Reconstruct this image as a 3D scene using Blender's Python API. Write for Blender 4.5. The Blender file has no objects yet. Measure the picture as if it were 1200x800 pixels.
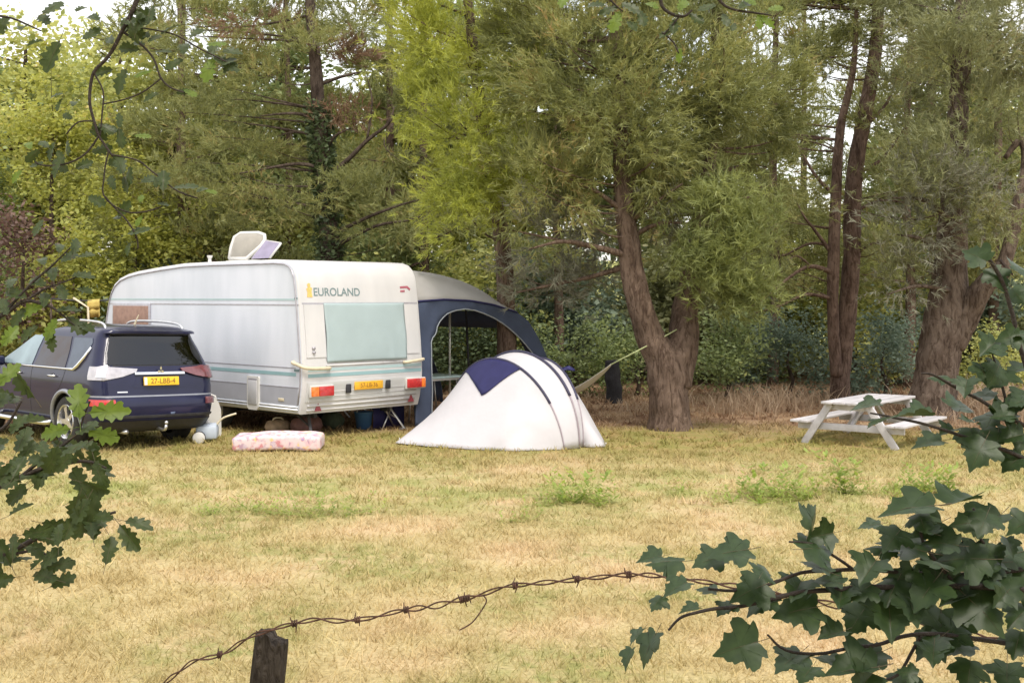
import bpy, bmesh, math, random
import numpy as np
from mathutils import Vector, Matrix, noise as mnoise

random.seed(7)
rng = np.random.default_rng(7)
R = math.radians
sc = bpy.context.scene
COL = sc.collection

# ------------------------------------------------------------------ camera frame helpers
F, HZ, H = 1400.0, 348.0, 2.05          # focal length in photo pixels, horizon row, eye height


def P(px, py, d):
    return Vector(((px - 600) / F * d, d, H - (py - HZ) / F * d))


def gz(x, y):
    """height of the ground"""
    n = mnoise.noise((x * .35, y * .35, 3.1)) * .025
    far = max(0.0, y - 60.0)
    return n + min(far * .055, 9.0) - (max(0, 5 - y) * .0)


def G(px, d):
    x = (px - 600) / F * d
    return Vector((x, d, gz(x, d)))


# ------------------------------------------------------------------ object helpers
def tag(o, label=None, cat=None, group=None, kind=None):
    if label: o['label'] = label
    if cat: o['category'] = cat
    if group: o['group'] = group
    if kind: o['kind'] = kind
    return o


def thing(name, label, cat, loc=(0, 0, 0), rz=0.0, group=None):
    o = bpy.data.objects.new(name, None)
    o.empty_display_size = .1
    COL.objects.link(o)
    o.location = loc
    o.rotation_euler = (0, 0, rz)
    return tag(o, label, cat, group)


def link(name, me, parent=None, mats=()):
    for m in mats:
        me.materials.append(m)
    o = bpy.data.objects.new(name, me)
    COL.objects.link(o)
    if parent is not None:
        o.parent = parent
    return o


def np_mesh(name, V, Fc, smooth=False):
    """V (n,3) array, Fc (m,k) array of a single polygon size"""
    V = np.asarray(V, dtype=np.float32)
    Fc = np.asarray(Fc, dtype=np.int32)
    me = bpy.data.meshes.new(name)
    m, k = Fc.shape
    me.vertices.add(len(V))
    me.vertices.foreach_set('co', V.ravel())
    me.loops.add(m * k)
    me.loops.foreach_set('vertex_index', Fc.ravel())
    me.polygons.add(m)
    me.polygons.foreach_set('loop_start', np.arange(0, m * k, k, dtype=np.int32))
    me.polygons.foreach_set('loop_total', np.full(m, k, dtype=np.int32))
    me.polygons.foreach_set('use_smooth', np.full(m, smooth, dtype=bool))
    me.update(calc_edges=True)
    return me


class MB:
    """mesh collector: boxes, tubes, grids and plates joined into ONE mesh"""

    def __init__(self):
        self.v, self.f, self.mi, self.sm = [], [], [], []

    def add(self, V, Fs, mi=0, smooth=False):
        b = len(self.v)
        self.v += [tuple(p) for p in V]
        for f in Fs:
            self.f.append(tuple(i + b for i in f))
            self.mi.append(mi)
            self.sm.append(smooth)
        return self

    def box(self, c, s, M=None, mi=0, bev=0.0):
        bm = bmesh.new()
        bmesh.ops.create_cube(bm, size=1.0)
        for v in bm.verts:
            v.co = Vector((v.co.x * s[0], v.co.y * s[1], v.co.z * s[2]))
        if bev > 0:
            bmesh.ops.bevel(bm, geom=list(bm.edges), offset=bev, segments=2, profile=.5, affect='EDGES')
        T = Matrix.Translation(Vector(c))
        if M is not None:
            T = T @ M.to_4x4()
        V = [T @ v.co for v in bm.verts]
        bm.verts.index_update()
        self.add(V, [[v.index for v in f.verts] for f in bm.faces], mi, bev > 0)
        bm.free()
        return self

    def bar(self, a, b, w, h, mi=0, bev=0.004, up=(0, 0, 1)):
        a, b = Vector(a), Vector(b)
        d = b - a
        L = d.length
        y = d.normalized()
        x = y.cross(Vector(up))
        if x.length < 1e-4:
            x = Vector((1, 0, 0))
        x.normalize()
        z = x.cross(y)
        M = Matrix((x, y, z)).transposed()
        return self.box((a + b) / 2, (w, L, h), M, mi, bev)

    def tube(self, path, rad, n=10, mi=0, caps=True, jit=0.0, smooth=True):
        path = [Vector(p) for p in path]
        if not hasattr(rad, '__len__'):
            rad = [rad] * len(path)
        V, Fs = [], []
        ref = None
        for i, p in enumerate(path):
            t = (path[min(i + 1, len(path) - 1)] - path[max(i - 1, 0)])
            if t.length < 1e-9:
                t = Vector((0, 0, 1))
            t.normalize()
            if ref is None:
                ref = t.orthogonal().normalized()
            x = (ref - t * ref.dot(t))
            if x.length < 1e-6:
                x = t.orthogonal()
            x.normalize()
            ref = x
            y = t.cross(x)
            for k in range(n):
                a = 2 * math.pi * k / n
                q = math.cos(a) * x + math.sin(a) * y
                r = rad[i]
                if jit:
                    pp = (p + q * r) * 5.0
                    r *= 1 + jit * (mnoise.noise(pp) + .7 * mnoise.noise((q.x * 3 + p.z * .4, q.y * 3, p.x * 3 + p.z * .5)))
                V.append(p + q * r)
        for i in range(len(path) - 1):
            for k in range(n):
                k2 = (k + 1) % n
                Fs.append((i * n + k, i * n + k2, (i + 1) * n + k2, (i + 1) * n + k))
        if caps:
            Fs.append(tuple(range(n - 1, -1, -1)))
            Fs.append(tuple((len(path) - 1) * n + k for k in range(n)))
        return self.add(V, Fs, mi, smooth)

    def lathe(self, prof, n=32, M=None, mi=0, smooth=True):
        """prof [(r, z)...] turned about local z"""
        V, Fs = [], []
        for r, z in prof:
            for k in range(n):
                a = 2 * math.pi * k / n
                V.append(Vector((r * math.cos(a), r * math.sin(a), z)))
        for i in range(len(prof) - 1):
            for k in range(n):
                k2 = (k + 1) % n
                Fs.append((i * n + k, i * n + k2, (i + 1) * n + k2, (i + 1) * n + k))
        if M is not None:
            V = [M @ v for v in V]
        return self.add(V, Fs, mi, smooth)

    def grid(self, rows, mi=0, smooth=True, thick=0.0):
        """rows of equal length; thick > 0 gives it a back, offset along -normal"""
        m, n = len(rows), len(rows[0])
        V = [Vector(p) for r in rows for p in r]
        Fs = [(i * n + j, i * n + j + 1, (i + 1) * n + j + 1, (i + 1) * n + j) for i in range(m - 1) for j in range(n - 1)]
        if thick:
            N = []
            for i in range(m):
                for j in range(n):
                    du = V[i * n + min(j + 1, n - 1)] - V[i * n + max(j - 1, 0)]
                    dv = V[min(i + 1, m - 1) * n + j] - V[max(i - 1, 0) * n + j]
                    q = du.cross(dv)
                    N.append(q.normalized() if q.length > 1e-12 else Vector((0, 0, 1)))
            b = len(V)
            V += [V[i] - N[i] * thick for i in range(b)]
            Fs += [tuple(b + i for i in reversed(f)) for f in list(Fs)]
            ring = [j for j in range(n)] + [i * n + n - 1 for i in range(1, m)] + [(m - 1) * n + j for j in range(n - 2, -1, -1)] + [i * n for i in range(m - 2, 0, -1)]
            for q in range(len(ring)):
                a, c = ring[q], ring[(q + 1) % len(ring)]
                Fs.append((a, b + a, b + c, c))
        return self.add(V, Fs, mi, smooth)

    def prism(self, poly, d, M=None, mi=0, smooth=False):
        """poly [(x, y)] in the local xy plane, extruded by d along local z"""
        n = len(poly)
        V = [Vector((x, y, 0)) for x, y in poly] + [Vector((x, y, d)) for x, y in poly]
        if M is not None:
            V = [M @ v for v in V]
        Fs = [tuple(range(n - 1, -1, -1)), tuple(range(n, 2 * n))]
        Fs += [(i, (i + 1) % n, n + (i + 1) % n, n + i) for i in range(n)]
        return self.add(V, Fs, mi, smooth)

    def mesh(self, name):
        me = bpy.data.meshes.new(name)
        me.from_pydata([tuple(p) for p in self.v], [], self.f)
        me.polygons.foreach_set('material_index', self.mi)
        me.polygons.foreach_set('use_smooth', self.sm)
        bm = bmesh.new()
        bm.from_mesh(me)
        bmesh.ops.recalc_face_normals(bm, faces=bm.faces)
        bm.to_mesh(me)
        bm.free()
        me.update()
        return me

    def build(self, name, mats, parent=None, auto=None):
        if not isinstance(mats, (list, tuple)):
            mats = [mats]
        me = self.mesh(name)
        o = link(name, me, parent, mats)
        if auto is not None:
            me.set_sharp_from_angle(angle=R(auto))
        return o


def text_mesh(s, size, depth=.002, xs=1.0, off=0.0):
    cu = bpy.data.curves.new('t', 'FONT')
    cu.body = s
    cu.size = size
    cu.extrude = depth
    cu.offset = off
    cu.align_x = 'CENTER'
    cu.align_y = 'CENTER'
    ob = bpy.data.objects.new('t', cu)
    COL.objects.link(ob)
    dg = bpy.context.evaluated_depsgraph_get()
    me = bpy.data.meshes.new_from_object(ob.evaluated_get(dg))
    bpy.data.objects.remove(ob)
    bpy.data.curves.remove(cu)
    for v in me.vertices:
        v.co.x *= xs
    return me


# ------------------------------------------------------------------ materials
def new_mat(name):
    m = bpy.data.materials.new(name)
    m.use_nodes = True
    nt = m.node_tree
    for n in list(nt.nodes):
        nt.nodes.remove(n)
    out = nt.nodes.new('ShaderNodeOutputMaterial')
    return m, nt, out


def pm(name, c, rough=.5, metal=0.0, var=.08, scale=6.0, bump=0.0, bscale=40.0, coat=0.0, c2=None, spec=.5, trans=0.0, emit=None, sheen=0.0, stretch=(1, 1, 1)):
    """procedural principled material: base colour mottled by noise"""
    m, nt, out = new_mat(name)
    L = nt.links.new
    b = nt.nodes.new('ShaderNodeBsdfPrincipled')
    tc = nt.nodes.new('ShaderNodeTexCoord')
    mp = nt.nodes.new('ShaderNodeMapping')
    mp.inputs['Scale'].default_value = stretch
    L(tc.outputs['Object'], mp.inputs['Vector'])
    nz = nt.nodes.new('ShaderNodeTexNoise')
    nz.inputs['Scale'].default_value = scale
    nz.inputs['Detail'].default_value = 6
    L(mp.outputs['Vector'], nz.inputs['Vector'])
    rp = nt.nodes.new('ShaderNodeValToRGB')
    a = [max(0, x * (1 - var)) for x in c]
    d = [min(1, x * (1 + var)) for x in (c if c2 is None else c2)]
    rp.color_ramp.elements[0].position = .35
    rp.color_ramp.elements[1].position = .65
    rp.color_ramp.elements[0].color = (*a, 1)
    rp.color_ramp.elements[1].color = (*d, 1)
    L(nz.outputs['Fac'], rp.inputs['Fac'])
    L(rp.outputs['Color'], b.inputs['Base Color'])
    b.inputs['Roughness'].default_value = rough
    b.inputs['Metallic'].default_value = metal
    b.inputs['Coat Weight'].default_value = coat
    b.inputs['Coat Roughness'].default_value = .04
    b.inputs['Specular IOR Level'].default_value = spec
    b.inputs['Transmission Weight'].default_value = trans
    b.inputs['Sheen Weight'].default_value = sheen
    if bump:
        n2 = nt.nodes.new('ShaderNodeTexNoise')
        n2.inputs['Scale'].default_value = bscale
        n2.inputs['Detail'].default_value = 5
        L(mp.outputs['Vector'], n2.inputs['Vector'])
        bp = nt.nodes.new('ShaderNodeBump')
        bp.inputs['Strength'].default_value = bump
        bp.inputs['Distance'].default_value = .02
        L(n2.outputs['Fac'], bp.inputs['Height'])
        L(bp.outputs['Normal'], b.inputs['Normal'])
    L(b.outputs['BSDF'], out.inputs['Surface'])
    return m


def leaf_mat(name, ca, cb, cc=None, transl=.35, rough=.5, scale=.9, gloss=.35):
    """foliage: hue per leaf (random per island) and slow variation through the plant"""
    m, nt, out = new_mat(name)
    L = nt.links.new
    ge = nt.nodes.new('ShaderNodeNewGeometry')
    tc = nt.nodes.new('ShaderNodeTexCoord')
    nz = nt.nodes.new('ShaderNodeTexNoise')
    nz.inputs['Scale'].default_value = scale
    nz.inputs['Detail'].default_value = 3
    L(tc.outputs['Object'], nz.inputs['Vector'])
    ad = nt.nodes.new('ShaderNodeMath')
    ad.operation = 'MULTIPLY_ADD'
    L(ge.outputs['Random Per Island'], ad.inputs[0])
    ad.inputs[1].default_value = .45
    mu = nt.nodes.new('ShaderNodeMath')
    mu.operation = 'MULTIPLY_ADD'
    L(nz.outputs['Fac'], mu.inputs[0])
    mu.inputs[1].default_value = 1.5
    mu.inputs[2].default_value = -.47
    L(mu.outputs[0], ad.inputs[2])
    rp = nt.nodes.new('ShaderNodeValToRGB')
    e = rp.color_ramp.elements
    e[0].position, e[1].position = .1, .75
    e[0].color, e[1].color = (*ca, 1), (*cb, 1)
    if cc:
        k = e.new(.95)
        k.color = (*cc, 1)
    L(ad.outputs[0], rp.inputs['Fac'])
    b = nt.nodes.new('ShaderNodeBsdfPrincipled')
    b.inputs['Roughness'].default_value = rough
    b.inputs['Specular IOR Level'].default_value = gloss
    L(rp.outputs['Color'], b.inputs['Base Color'])
    t = nt.nodes.new('ShaderNodeBsdfTranslucent')
    hs = nt.nodes.new('ShaderNodeHueSaturation')
    hs.inputs['Hue'].default_value = .485
    hs.inputs['Saturation'].default_value = 1.1
    hs.inputs['Value'].default_value = 1.5
    L(rp.outputs['Color'], hs.inputs['Color'])
    L(hs.outputs['Color'], t.inputs['Color'])
    mx = nt.nodes.new('ShaderNodeMixShader')
    mx.inputs[0].default_value = transl
    L(b.outputs['BSDF'], mx.inputs[1])
    L(t.outputs['BSDF'], mx.inputs[2])
    L(mx.outputs[0], out.inputs['Surface'])
    return m


def bark_mat(name, ca, cb, scale=9, bump=.9):
    """furrowed bark: plates stretched along the stem, mottled colour"""
    m, nt, out = new_mat(name)
    L = nt.links.new
    tc = nt.nodes.new('ShaderNodeTexCoord')

    def noise(sc_, st, det, dist=0.0):
        mp = nt.nodes.new('ShaderNodeMapping')
        mp.inputs['Scale'].default_value = (1, 1, st)
        L(tc.outputs['Object'], mp.inputs['Vector'])
        n = nt.nodes.new('ShaderNodeTexNoise')
        n.inputs['Scale'].default_value = sc_
        n.inputs['Detail'].default_value = det
        n.inputs['Roughness'].default_value = .65
        n.inputs['Distortion'].default_value = dist
        L(mp.outputs['Vector'], n.inputs['Vector'])
        return n.outputs['Fac']

    def ramp(f, p0, p1_, c0, c1):
        r = nt.nodes.new('ShaderNodeValToRGB')
        r.color_ramp.elements[0].position, r.color_ramp.elements[1].position = p0, p1_
        r.color_ramp.elements[0].color, r.color_ramp.elements[1].color = (*c0, 1), (*c1, 1)
        L(f, r.inputs['Fac'])
        return r.outputs['Color']
    col = ramp(noise(4.5, .6, 7, .6), .36, .64, ca, cb)
    fur = noise(scale * 1.9, .28, 8, .9)
    fr = ramp(fur, .40, .52, (.50, .47, .45), (1, 1, 1))
    mul = nt.nodes.new('ShaderNodeMixRGB')
    mul.blend_type = 'MULTIPLY'
    mul.inputs[0].default_value = 1
    L(col, mul.inputs[1])
    L(fr, mul.inputs[2])
    b = nt.nodes.new('ShaderNodeBsdfPrincipled')
    b.inputs['Roughness'].default_value = .92
    b.inputs['Specular IOR Level'].default_value = .15
    L(mul.outputs[0], b.inputs['Base Color'])
    bp = nt.nodes.new('ShaderNodeBump')
    bp.inputs['Strength'].default_value = bump
    bp.inputs['Distance'].default_value = .06
    L(fur, bp.inputs['Height'])
    L(bp.outputs['Normal'], b.inputs['Normal'])
    L(b.outputs['BSDF'], out.inputs['Surface'])
    return m


def glass_mat(name, tint, mixf=.35, rough=.02):
    m, nt, out = new_mat(name)
    L = nt.links.new
    tr = nt.nodes.new('ShaderNodeBsdfTransparent')
    tr.inputs[0].default_value = (*tint, 1)
    gl = nt.nodes.new('ShaderNodeBsdfGlossy')
    gl.inputs['Roughness'].default_value = rough
    gl.inputs['Color'].default_value = (.9, .92, .95, 1)
    fr = nt.nodes.new('ShaderNodeFresnel')
    fr.inputs[0].default_value = 1.5
    nz = nt.nodes.new('ShaderNodeTexNoise')
    nz.inputs['Scale'].default_value = 3
    ma = nt.nodes.new('ShaderNodeMath')
    ma.operation = 'MULTIPLY_ADD'
    ma.inputs[1].default_value = 1.0
    ma.inputs[2].default_value = mixf
    L(fr.outputs[0], ma.inputs[0])
    mx = nt.nodes.new('ShaderNodeMixShader')
    L(ma.outputs[0], mx.inputs[0])
    L(tr.outputs[0], mx.inputs[1])
    L(gl.outputs[0], mx.inputs[2])
    L(mx.outputs[0], out.inputs['Surface'])
    return m


def cloth_mat(name, c, transl=.25, var=.06, scale=3.0, rough=.75, bump=.15, bscale=12):
    m, nt, out = new_mat(name)
    L = nt.links.new
    tc = nt.nodes.new('ShaderNodeTexCoord')
    nz = nt.nodes.new('ShaderNodeTexNoise')
    nz.inputs['Scale'].default_value = scale
    nz.inputs['Detail'].default_value = 6
    L(tc.outputs['Object'], nz.inputs['Vector'])
    rp = nt.nodes.new('ShaderNodeValToRGB')
    rp.color_ramp.elements[0].position, rp.color_ramp.elements[1].position = .3, .7
    rp.color_ramp.elements[0].color = (*[x * (1 - var) for x in c], 1)
    rp.color_ramp.elements[1].color = (*[min(1, x * (1 + var)) for x in c], 1)
    L(nz.outputs['Fac'], rp.inputs['Fac'])
    b = nt.nodes.new('ShaderNodeBsdfPrincipled')
    b.inputs['Roughness'].default_value = rough
    b.inputs['Specular IOR Level'].default_value = .25
    L(rp.outputs['Color'], b.inputs['Base Color'])
    n2 = nt.nodes.new('ShaderNodeTexNoise')
    n2.inputs['Scale'].default_value = bscale * .25
    n2.inputs['Detail'].default_value = 4
    L(tc.outputs['Object'], n2.inputs['Vector'])
    bp = nt.nodes.new('ShaderNodeBump')
    bp.inputs['Strength'].default_value = bump
    bp.inputs['Distance'].default_value = .05
    L(n2.outputs['Fac'], bp.inputs['Height'])
    L(bp.outputs['Normal'], b.inputs['Normal'])
    t = nt.nodes.new('ShaderNodeBsdfTranslucent')
    L(rp.outputs['Color'], t.inputs['Color'])
    mx = nt.nodes.new('ShaderNodeMixShader')
    mx.inputs[0].default_value = transl
    L(b.outputs['BSDF'], mx.inputs[1])
    L(t.outputs['BSDF'], mx.inputs[2])
    L(mx.outputs[0], out.inputs['Surface'])
    return m


def ground_nodes(name, blades=False):
    """dry mown grass: straw, pinkish straw and green patches; pine litter under the trees"""
    m, nt, out = new_mat(name)
    L = nt.links.new
    ge = nt.nodes.new('ShaderNodeNewGeometry')
    mp = nt.nodes.new('ShaderNodeMapping')
    mp.inputs['Scale'].default_value = (1, 1.0, 0)
    L(ge.outputs['Position'], mp.inputs['Vector'])

    def noise(scale, detail, off):
        n = nt.nodes.new('ShaderNodeTexNoise')
        n.inputs['Scale'].default_value = scale
        n.inputs['Detail'].default_value = detail
        mm = nt.nodes.new('ShaderNodeMapping')
        mm.inputs['Location'].default_value = (off, off * 1.7, 0)
        L(mp.outputs['Vector'], mm.inputs['Vector'])
        L(mm.outputs['Vector'], n.inputs['Vector'])
        return n.outputs['Fac']

    def ramp(fac, p0, p1, c0, c1):
        r = nt.nodes.new('ShaderNodeValToRGB')
        r.color_ramp.elements[0].position, r.color_ramp.elements[1].position = p0, p1
        r.color_ramp.elements[0].color, r.color_ramp.elements[1].color = (*c0, 1), (*c1, 1)
        L(fac, r.inputs['Fac'])
        return r.outputs['Color']

    def mix(f, a, b, mode='MIX'):
        x = nt.nodes.new('ShaderNodeMixRGB')
        x.blend_type = mode
        for i, q in enumerate((f, a, b)):
            if isinstance(q, (int, float)):
                x.inputs[i].default_value = q
            elif isinstance(q, tuple):
                x.inputs[i].default_value = (*q, 1)
            else:
                L(q, x.inputs[i])
        return x.outputs[0]
    straw = ramp(noise(2.2, 6, 3), .35, .66, (.45, .355, .17), (.565, .465, .25))
    pink = ramp(noise(.9, 5, 11), .50, .66, (0, 0, 0), (1, 1, 1))
    c = mix(pink, straw, (.60, .455, .27))
    gr = ramp(noise(.7, 6, 29), .44, .62, (0, 0, 0), (.8, .8, .8))
    fine = ramp(noise(7, 4, 5), .40, .6, (.15, .15, .15), (1, 1, 1))
    c = mix(mix(1.0, gr, fine, 'MULTIPLY'), c, (.28, .30, .10))
    # strips of greener and browner ground towards the trees
    sx = nt.nodes.new('ShaderNodeSeparateXYZ')
    L(ge.outputs['Position'], sx.inputs[0])
    bd = nt.nodes.new('ShaderNodeMath')              # a greener band across the middle of the field
    bd.operation = 'SUBTRACT'
    L(sx.outputs['Y'], bd.inputs[0])
    bd.inputs[1].default_value = 12.6
    ba = nt.nodes.new('ShaderNodeMath')
    ba.operation = 'ABSOLUTE'
    L(bd.outputs[0], ba.inputs[0])
    bm_ = nt.nodes.new('ShaderNodeMapRange')
    bm_.inputs['From Min'].default_value, bm_.inputs['From Max'].default_value = .2, 1.6
    bm_.inputs['To Min'].default_value, bm_.inputs['To Max'].default_value = .75, 0
    L(ba.outputs[0], bm_.inputs['Value'])
    c = mix(mix(1.0, bm_.outputs[0], ramp(noise(1.3, 6, 41), .45, .62, (0, 0, 0), (1, 1, 1)), 'MULTIPLY'), c, (.27, .33, .09))
    wob = nt.nodes.new('ShaderNodeMath')
    wob.operation = 'MULTIPLY_ADD'
    L(noise(.45, 4, 17), wob.inputs[0])
    wob.inputs[1].default_value = 5.0
    L(sx.outputs['Y'], wob.inputs[2])
    mr = nt.nodes.new('ShaderNodeMapRange')
    mr.inputs['From Min'].default_value, mr.inputs['From Max'].default_value = 16.0, 19.0
    L(wob.outputs[0], mr.inputs['Value'])
    grn = mix(ramp(noise(3.0, 5, 2), .4, .62, (0, 0, 0), (1, 1, 1)), (.30, .28, .09), (.40, .30, .13))
    c = mix(mr.outputs[0], c, grn)
    mr2 = nt.nodes.new('ShaderNodeMapRange')
    mr2.inputs['From Min'].default_value, mr2.inputs['From Max'].default_value = 20.3, 21.6
    L(wob.outputs[0], mr2.inputs['Value'])
    lit = mix(ramp(noise(1.7, 6, 8), .38, .62, (0, 0, 0), (1, 1, 1)), (.22, .13, .08), (.40, .28, .17))
    c = mix(mr2.outputs[0], c, lit)
    # sunlit meadow beyond the wood
    mr3 = nt.nodes.new('ShaderNodeMapRange')
    mr3.inputs['From Min'].default_value, mr3.inputs['From Max'].default_value = 36, 44
    L(wob.outputs[0], mr3.inputs['Value'])
    c = mix(mr3.outputs[0], c, (.36, .36, .12))
    if blades:
        v = nt.nodes.new('ShaderNodeMapRange')
        v.inputs['To Min'].default_value, v.inputs['To Max'].default_value = .85, 1.2
        L(ge.outputs['Random Per Island'], v.inputs['Value'])
        c = mix(1.0, c, v.outputs[0], 'MULTIPLY')
    else:
        c = mix(1.0, c, ramp(noise(38, 4, 1), .3, .7, (.62, .62, .6), (1, 1, 1)), 'MULTIPLY')
    b = nt.nodes.new('ShaderNodeBsdfPrincipled')
    b.inputs['Roughness'].default_value = .9
    b.inputs['Specular IOR Level'].default_value = .15
    L(c, b.inputs['Base Color'])
    if blades:
        t = nt.nodes.new('ShaderNodeBsdfTranslucent')
        L(c, t.inputs['Color'])
        mx = nt.nodes.new('ShaderNodeMixShader')
        mx.inputs[0].default_value = .3
        L(b.outputs[0], mx.inputs[1])
        L(t.outputs[0], mx.inputs[2])
        L(mx.outputs[0], out.inputs['Surface'])
    else:
        bp = nt.nodes.new('ShaderNodeBump')
        bp.inputs['Strength'].default_value = .6
        bp.inputs['Distance'].default_value = .03
        L(noise(30, 5, 4), bp.inputs['Height'])
        L(bp.outputs[0], b.inputs['Normal'])
        L(b.outputs[0], out.inputs['Surface'])
    return m


M = {}
M['van_side'] = pm('van_side', (.57, .61, .68), .34, 0, .035, 2.2, bump=.12, bscale=90, c2=(.62, .65, .72), stretch=(1, 1, .3))  # blue skylight on the shaded side is put into this panel colour
M['van_white'] = pm('van_white', (.56, .56, .57), .35, 0, .035, 2.5, bump=.05, bscale=8, c2=(.60, .595, .60), stretch=(1, 1, .3))
M['van_grey'] = pm('van_grey', (.38, .39, .44), .4, 0, .06, 2.5)
M['rail'] = pm('rail', (.40, .39, .43), .35, .3, .1, 12)
M['teal'] = pm('teal', (.27, .43, .46), .4, 0, .05, 4)
M['pale_teal'] = pm('pale_teal', (0.399, 0.527, 0.544), .4, 0, .05, 4)
M['cover'] = cloth_mat('window_cover', (0.376, 0.464, 0.480), .05, .05, 2.0, .5, .25, 10)
M['red'] = pm('red_lens', (.50, .03, .03), .15, 0, .15, 30, coat=.6)
M['orange'] = pm('orange_lens', (.80, .20, .03), .15, 0, .12, 30, coat=.6)
M['plate_o'] = pm('plate_orange', (.78, .42, .03), .4, 0, .08, 20)
M['black'] = pm('black_plastic', (.02, .02, .022), .5, 0, .2, 20)
M['dark'] = pm('dark_metal', (.04, .04, .045), .6, .3, .25, 10, bump=.2)
M['chrome'] = pm('chrome', (0.765, 0.774, 0.792), .12, 1.0, .04, 5)
M['alu'] = pm('aluminium', (.62, .63, .65), .35, .9, .08, 12)
M['white_pl'] = pm('white_plastic', (0.624, 0.616, 0.593), .4, 0, .04, 6)
M['beige'] = pm('beige_plastic', (.62, .55, .40), .5, 0, .06, 15)
M['gold'] = pm('gold_print', (.70, .50, .16), .45, 0, .1, 40)
M['grey_print'] = pm('grey_print', (.17, .24, .25), .45, 0, .08, 30)
M['print_red'] = pm('red_print', (.40, .12, .16), .45, 0, .1, 40)
M['car'] = pm('car_paint', (.012, .014, .044), .3, 0, .1, 2.0, coat=.5, c2=(.014, .016, .048), spec=.15)
M['clad'] = pm('grey_cladding', (0.288, 0.304, 0.352), .35, .4, .06, 8)
M['tyre'] = pm('tyre', (.025, .024, .023), .85, 0, .3, 25, bump=.3)
M['rim'] = pm('rim', (.66, .66, .68), .25, .85, .06, 10)
M['lens'] = pm('clear_lens', (0.434, 0.422, 0.459), .12, .2, .12, 14, coat=1)
M['lens_red'] = pm('dark_lens', (.16, .05, .06), .15, .1, .2, 14, coat=1)
M['yellow'] = pm('plate_yellow', (.85, .52, .03), .4, 0, .06, 20)
M['blue_eu'] = pm('plate_blue', (.75, .72, .78), .4, 0, .06, 20)
M['seat'] = pm('seat_cloth', (.30, .19, .15), .85, 0, .15, 10)
M['glass'] = pm('tinted_glass', (.10, .075, .07), .08, 0, .35, 2.2, c2=(.05, .05, .06), spec=.22)
M['glass_skylit'] = pm('skylit_pane', (.22, .29, .33), .08, 0, .25, 1.5, spec=.25)  # opaque pane; pale sky light seen through it is put into the colour
M['glass_q'] = pm('quarter_glass', (.09, .11, .15), .08, 0, .25, 1.5, spec=.25)
M['dome'] = cloth_mat('dome_pane', (.55, .52, .47), .55, .1, 5, .3, .05)
M['blind'] = pm('violet_blind', (.27, .24, .34), .4, 0, .12, 8)
M['awn_roof'] = cloth_mat('awning_roof', (.43, .42, .41), .20, .07, 2, .6, .35, 8)
M['awn_blue'] = cloth_mat('awning_blue', (0.072, 0.093, 0.153), .12, .12, 3, .75, .35, 10)
M['awn_hem'] = pm('awning_hem', (.30, .33, .36), .7)
M['navy'] = cloth_mat('tent_navy', (.028, .028, .105), .12, .12, 6, .55, .2, 10)
M['tent'] = cloth_mat('tent_white', (.58, .565, .59), .14, .04, 1.8, .6, .4, 9)
M['tent_pole'] = pm('tent_sleeve', (.035, .033, .07), .6, 0, .15, 20)
M['pole'] = pm('awning_pole', (.52, .52, .48), .4, .4, .1, 10)
M['wood_w'] = pm('white_painted_wood', (0.484, 0.468, 0.484), .6, 0, .12, 9, bump=.25, bscale=60, stretch=(0.780, 0.117, 0.780))
M['post'] = bark_mat('post_wood', (.055, .045, .038), (.15, .125, .105), 30, 1.0)
M['rust'] = pm('rusty_wire', (.10, .05, .035), .85, .2, .45, 60, bump=.5, bscale=200)
M['bark_pine'] = bark_mat('bark_pine', (.105, .072, .054), (.22, .158, .122), 8, 1.0)
M['bark_red'] = bark_mat('bark_red', (.10, .066, .052), (.20, .14, .11), 9, .8)
M['bark_lichen'] = bark_mat('bark_lichen', (.095, .068, .053), (.20, .155, .125), 8, 1.0)
M['bark_dark'] = bark_mat('bark_dark', (.055, .04, .032), (.13, .10, .08), 10, .7)
M['twig'] = pm('twig_bark', (.035, .025, .02), .8, 0, .3, 60, bump=.4, bscale=150)
M['lf_pine'] = leaf_mat('needles_olive', (0.127, 0.149, 0.059), (0.303, 0.317, 0.119), (0.373, 0.276, 0.125), .35)
M['lf_sunlit'] = leaf_mat('needles_sunlit', (.22, .255, .052), (.42, .46, .105), (.42, .39, .11), .4)  # sunlit yellow-green of this crown is put into the needle colour
M['lf_bright'] = leaf_mat('needles_fresh_green', (.15, .18, .068), (.28, .315, .115), None, .4)
M['lf_grey'] = leaf_mat('needles_grey_green', (.14, .155, .072), (.28, .295, .145), (.28, .24, .12), .3)
M['lf_dark'] = leaf_mat('leaves_dark', (0.045, 0.068, 0.033), (0.112, 0.150, 0.068), None, .25)
M['lf_shrub'] = leaf_mat('leaves_shrub', (0.123, 0.159, 0.077), (0.287, 0.354, 0.142), (0.452, 0.448, 0.155), .35)
M['lf_blue'] = leaf_mat('leaves_blue_green', (0.104, 0.149, 0.112), (0.230, 0.294, 0.213), None, .3)
M['lf_lime'] = leaf_mat('leaves_lime', (0.217, 0.246, 0.065), (0.420, 0.443, 0.123), (0.515, 0.443, 0.160), .45)
M['lf_mid'] = leaf_mat('leaves_mid', (0.227, 0.269, 0.098), (0.502, 0.517, 0.183), (0.591, 0.497, 0.195), .42)
M['lf_copper'] = leaf_mat('leaves_copper', (0.091, 0.058, 0.052), (0.195, 0.130, 0.104), None, .3)
M['lf_brown'] = leaf_mat('needles_dead', (.13, .085, .05), (.23, .15, .09), None, .3)
M['lichen'] = leaf_mat('lichen_strands', (0.130, 0.130, 0.091), (0.260, 0.260, 0.189), None, .25)
M['lf_weed'] = leaf_mat('leaves_weed', (.19, .27, .065), (.35, .43, .12), None, .45)
M['lf_dry'] = leaf_mat('dry_grass_blades', (.26, .19, .125), (.42, .33, .23), (.48, .40, .28), .35)
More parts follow.
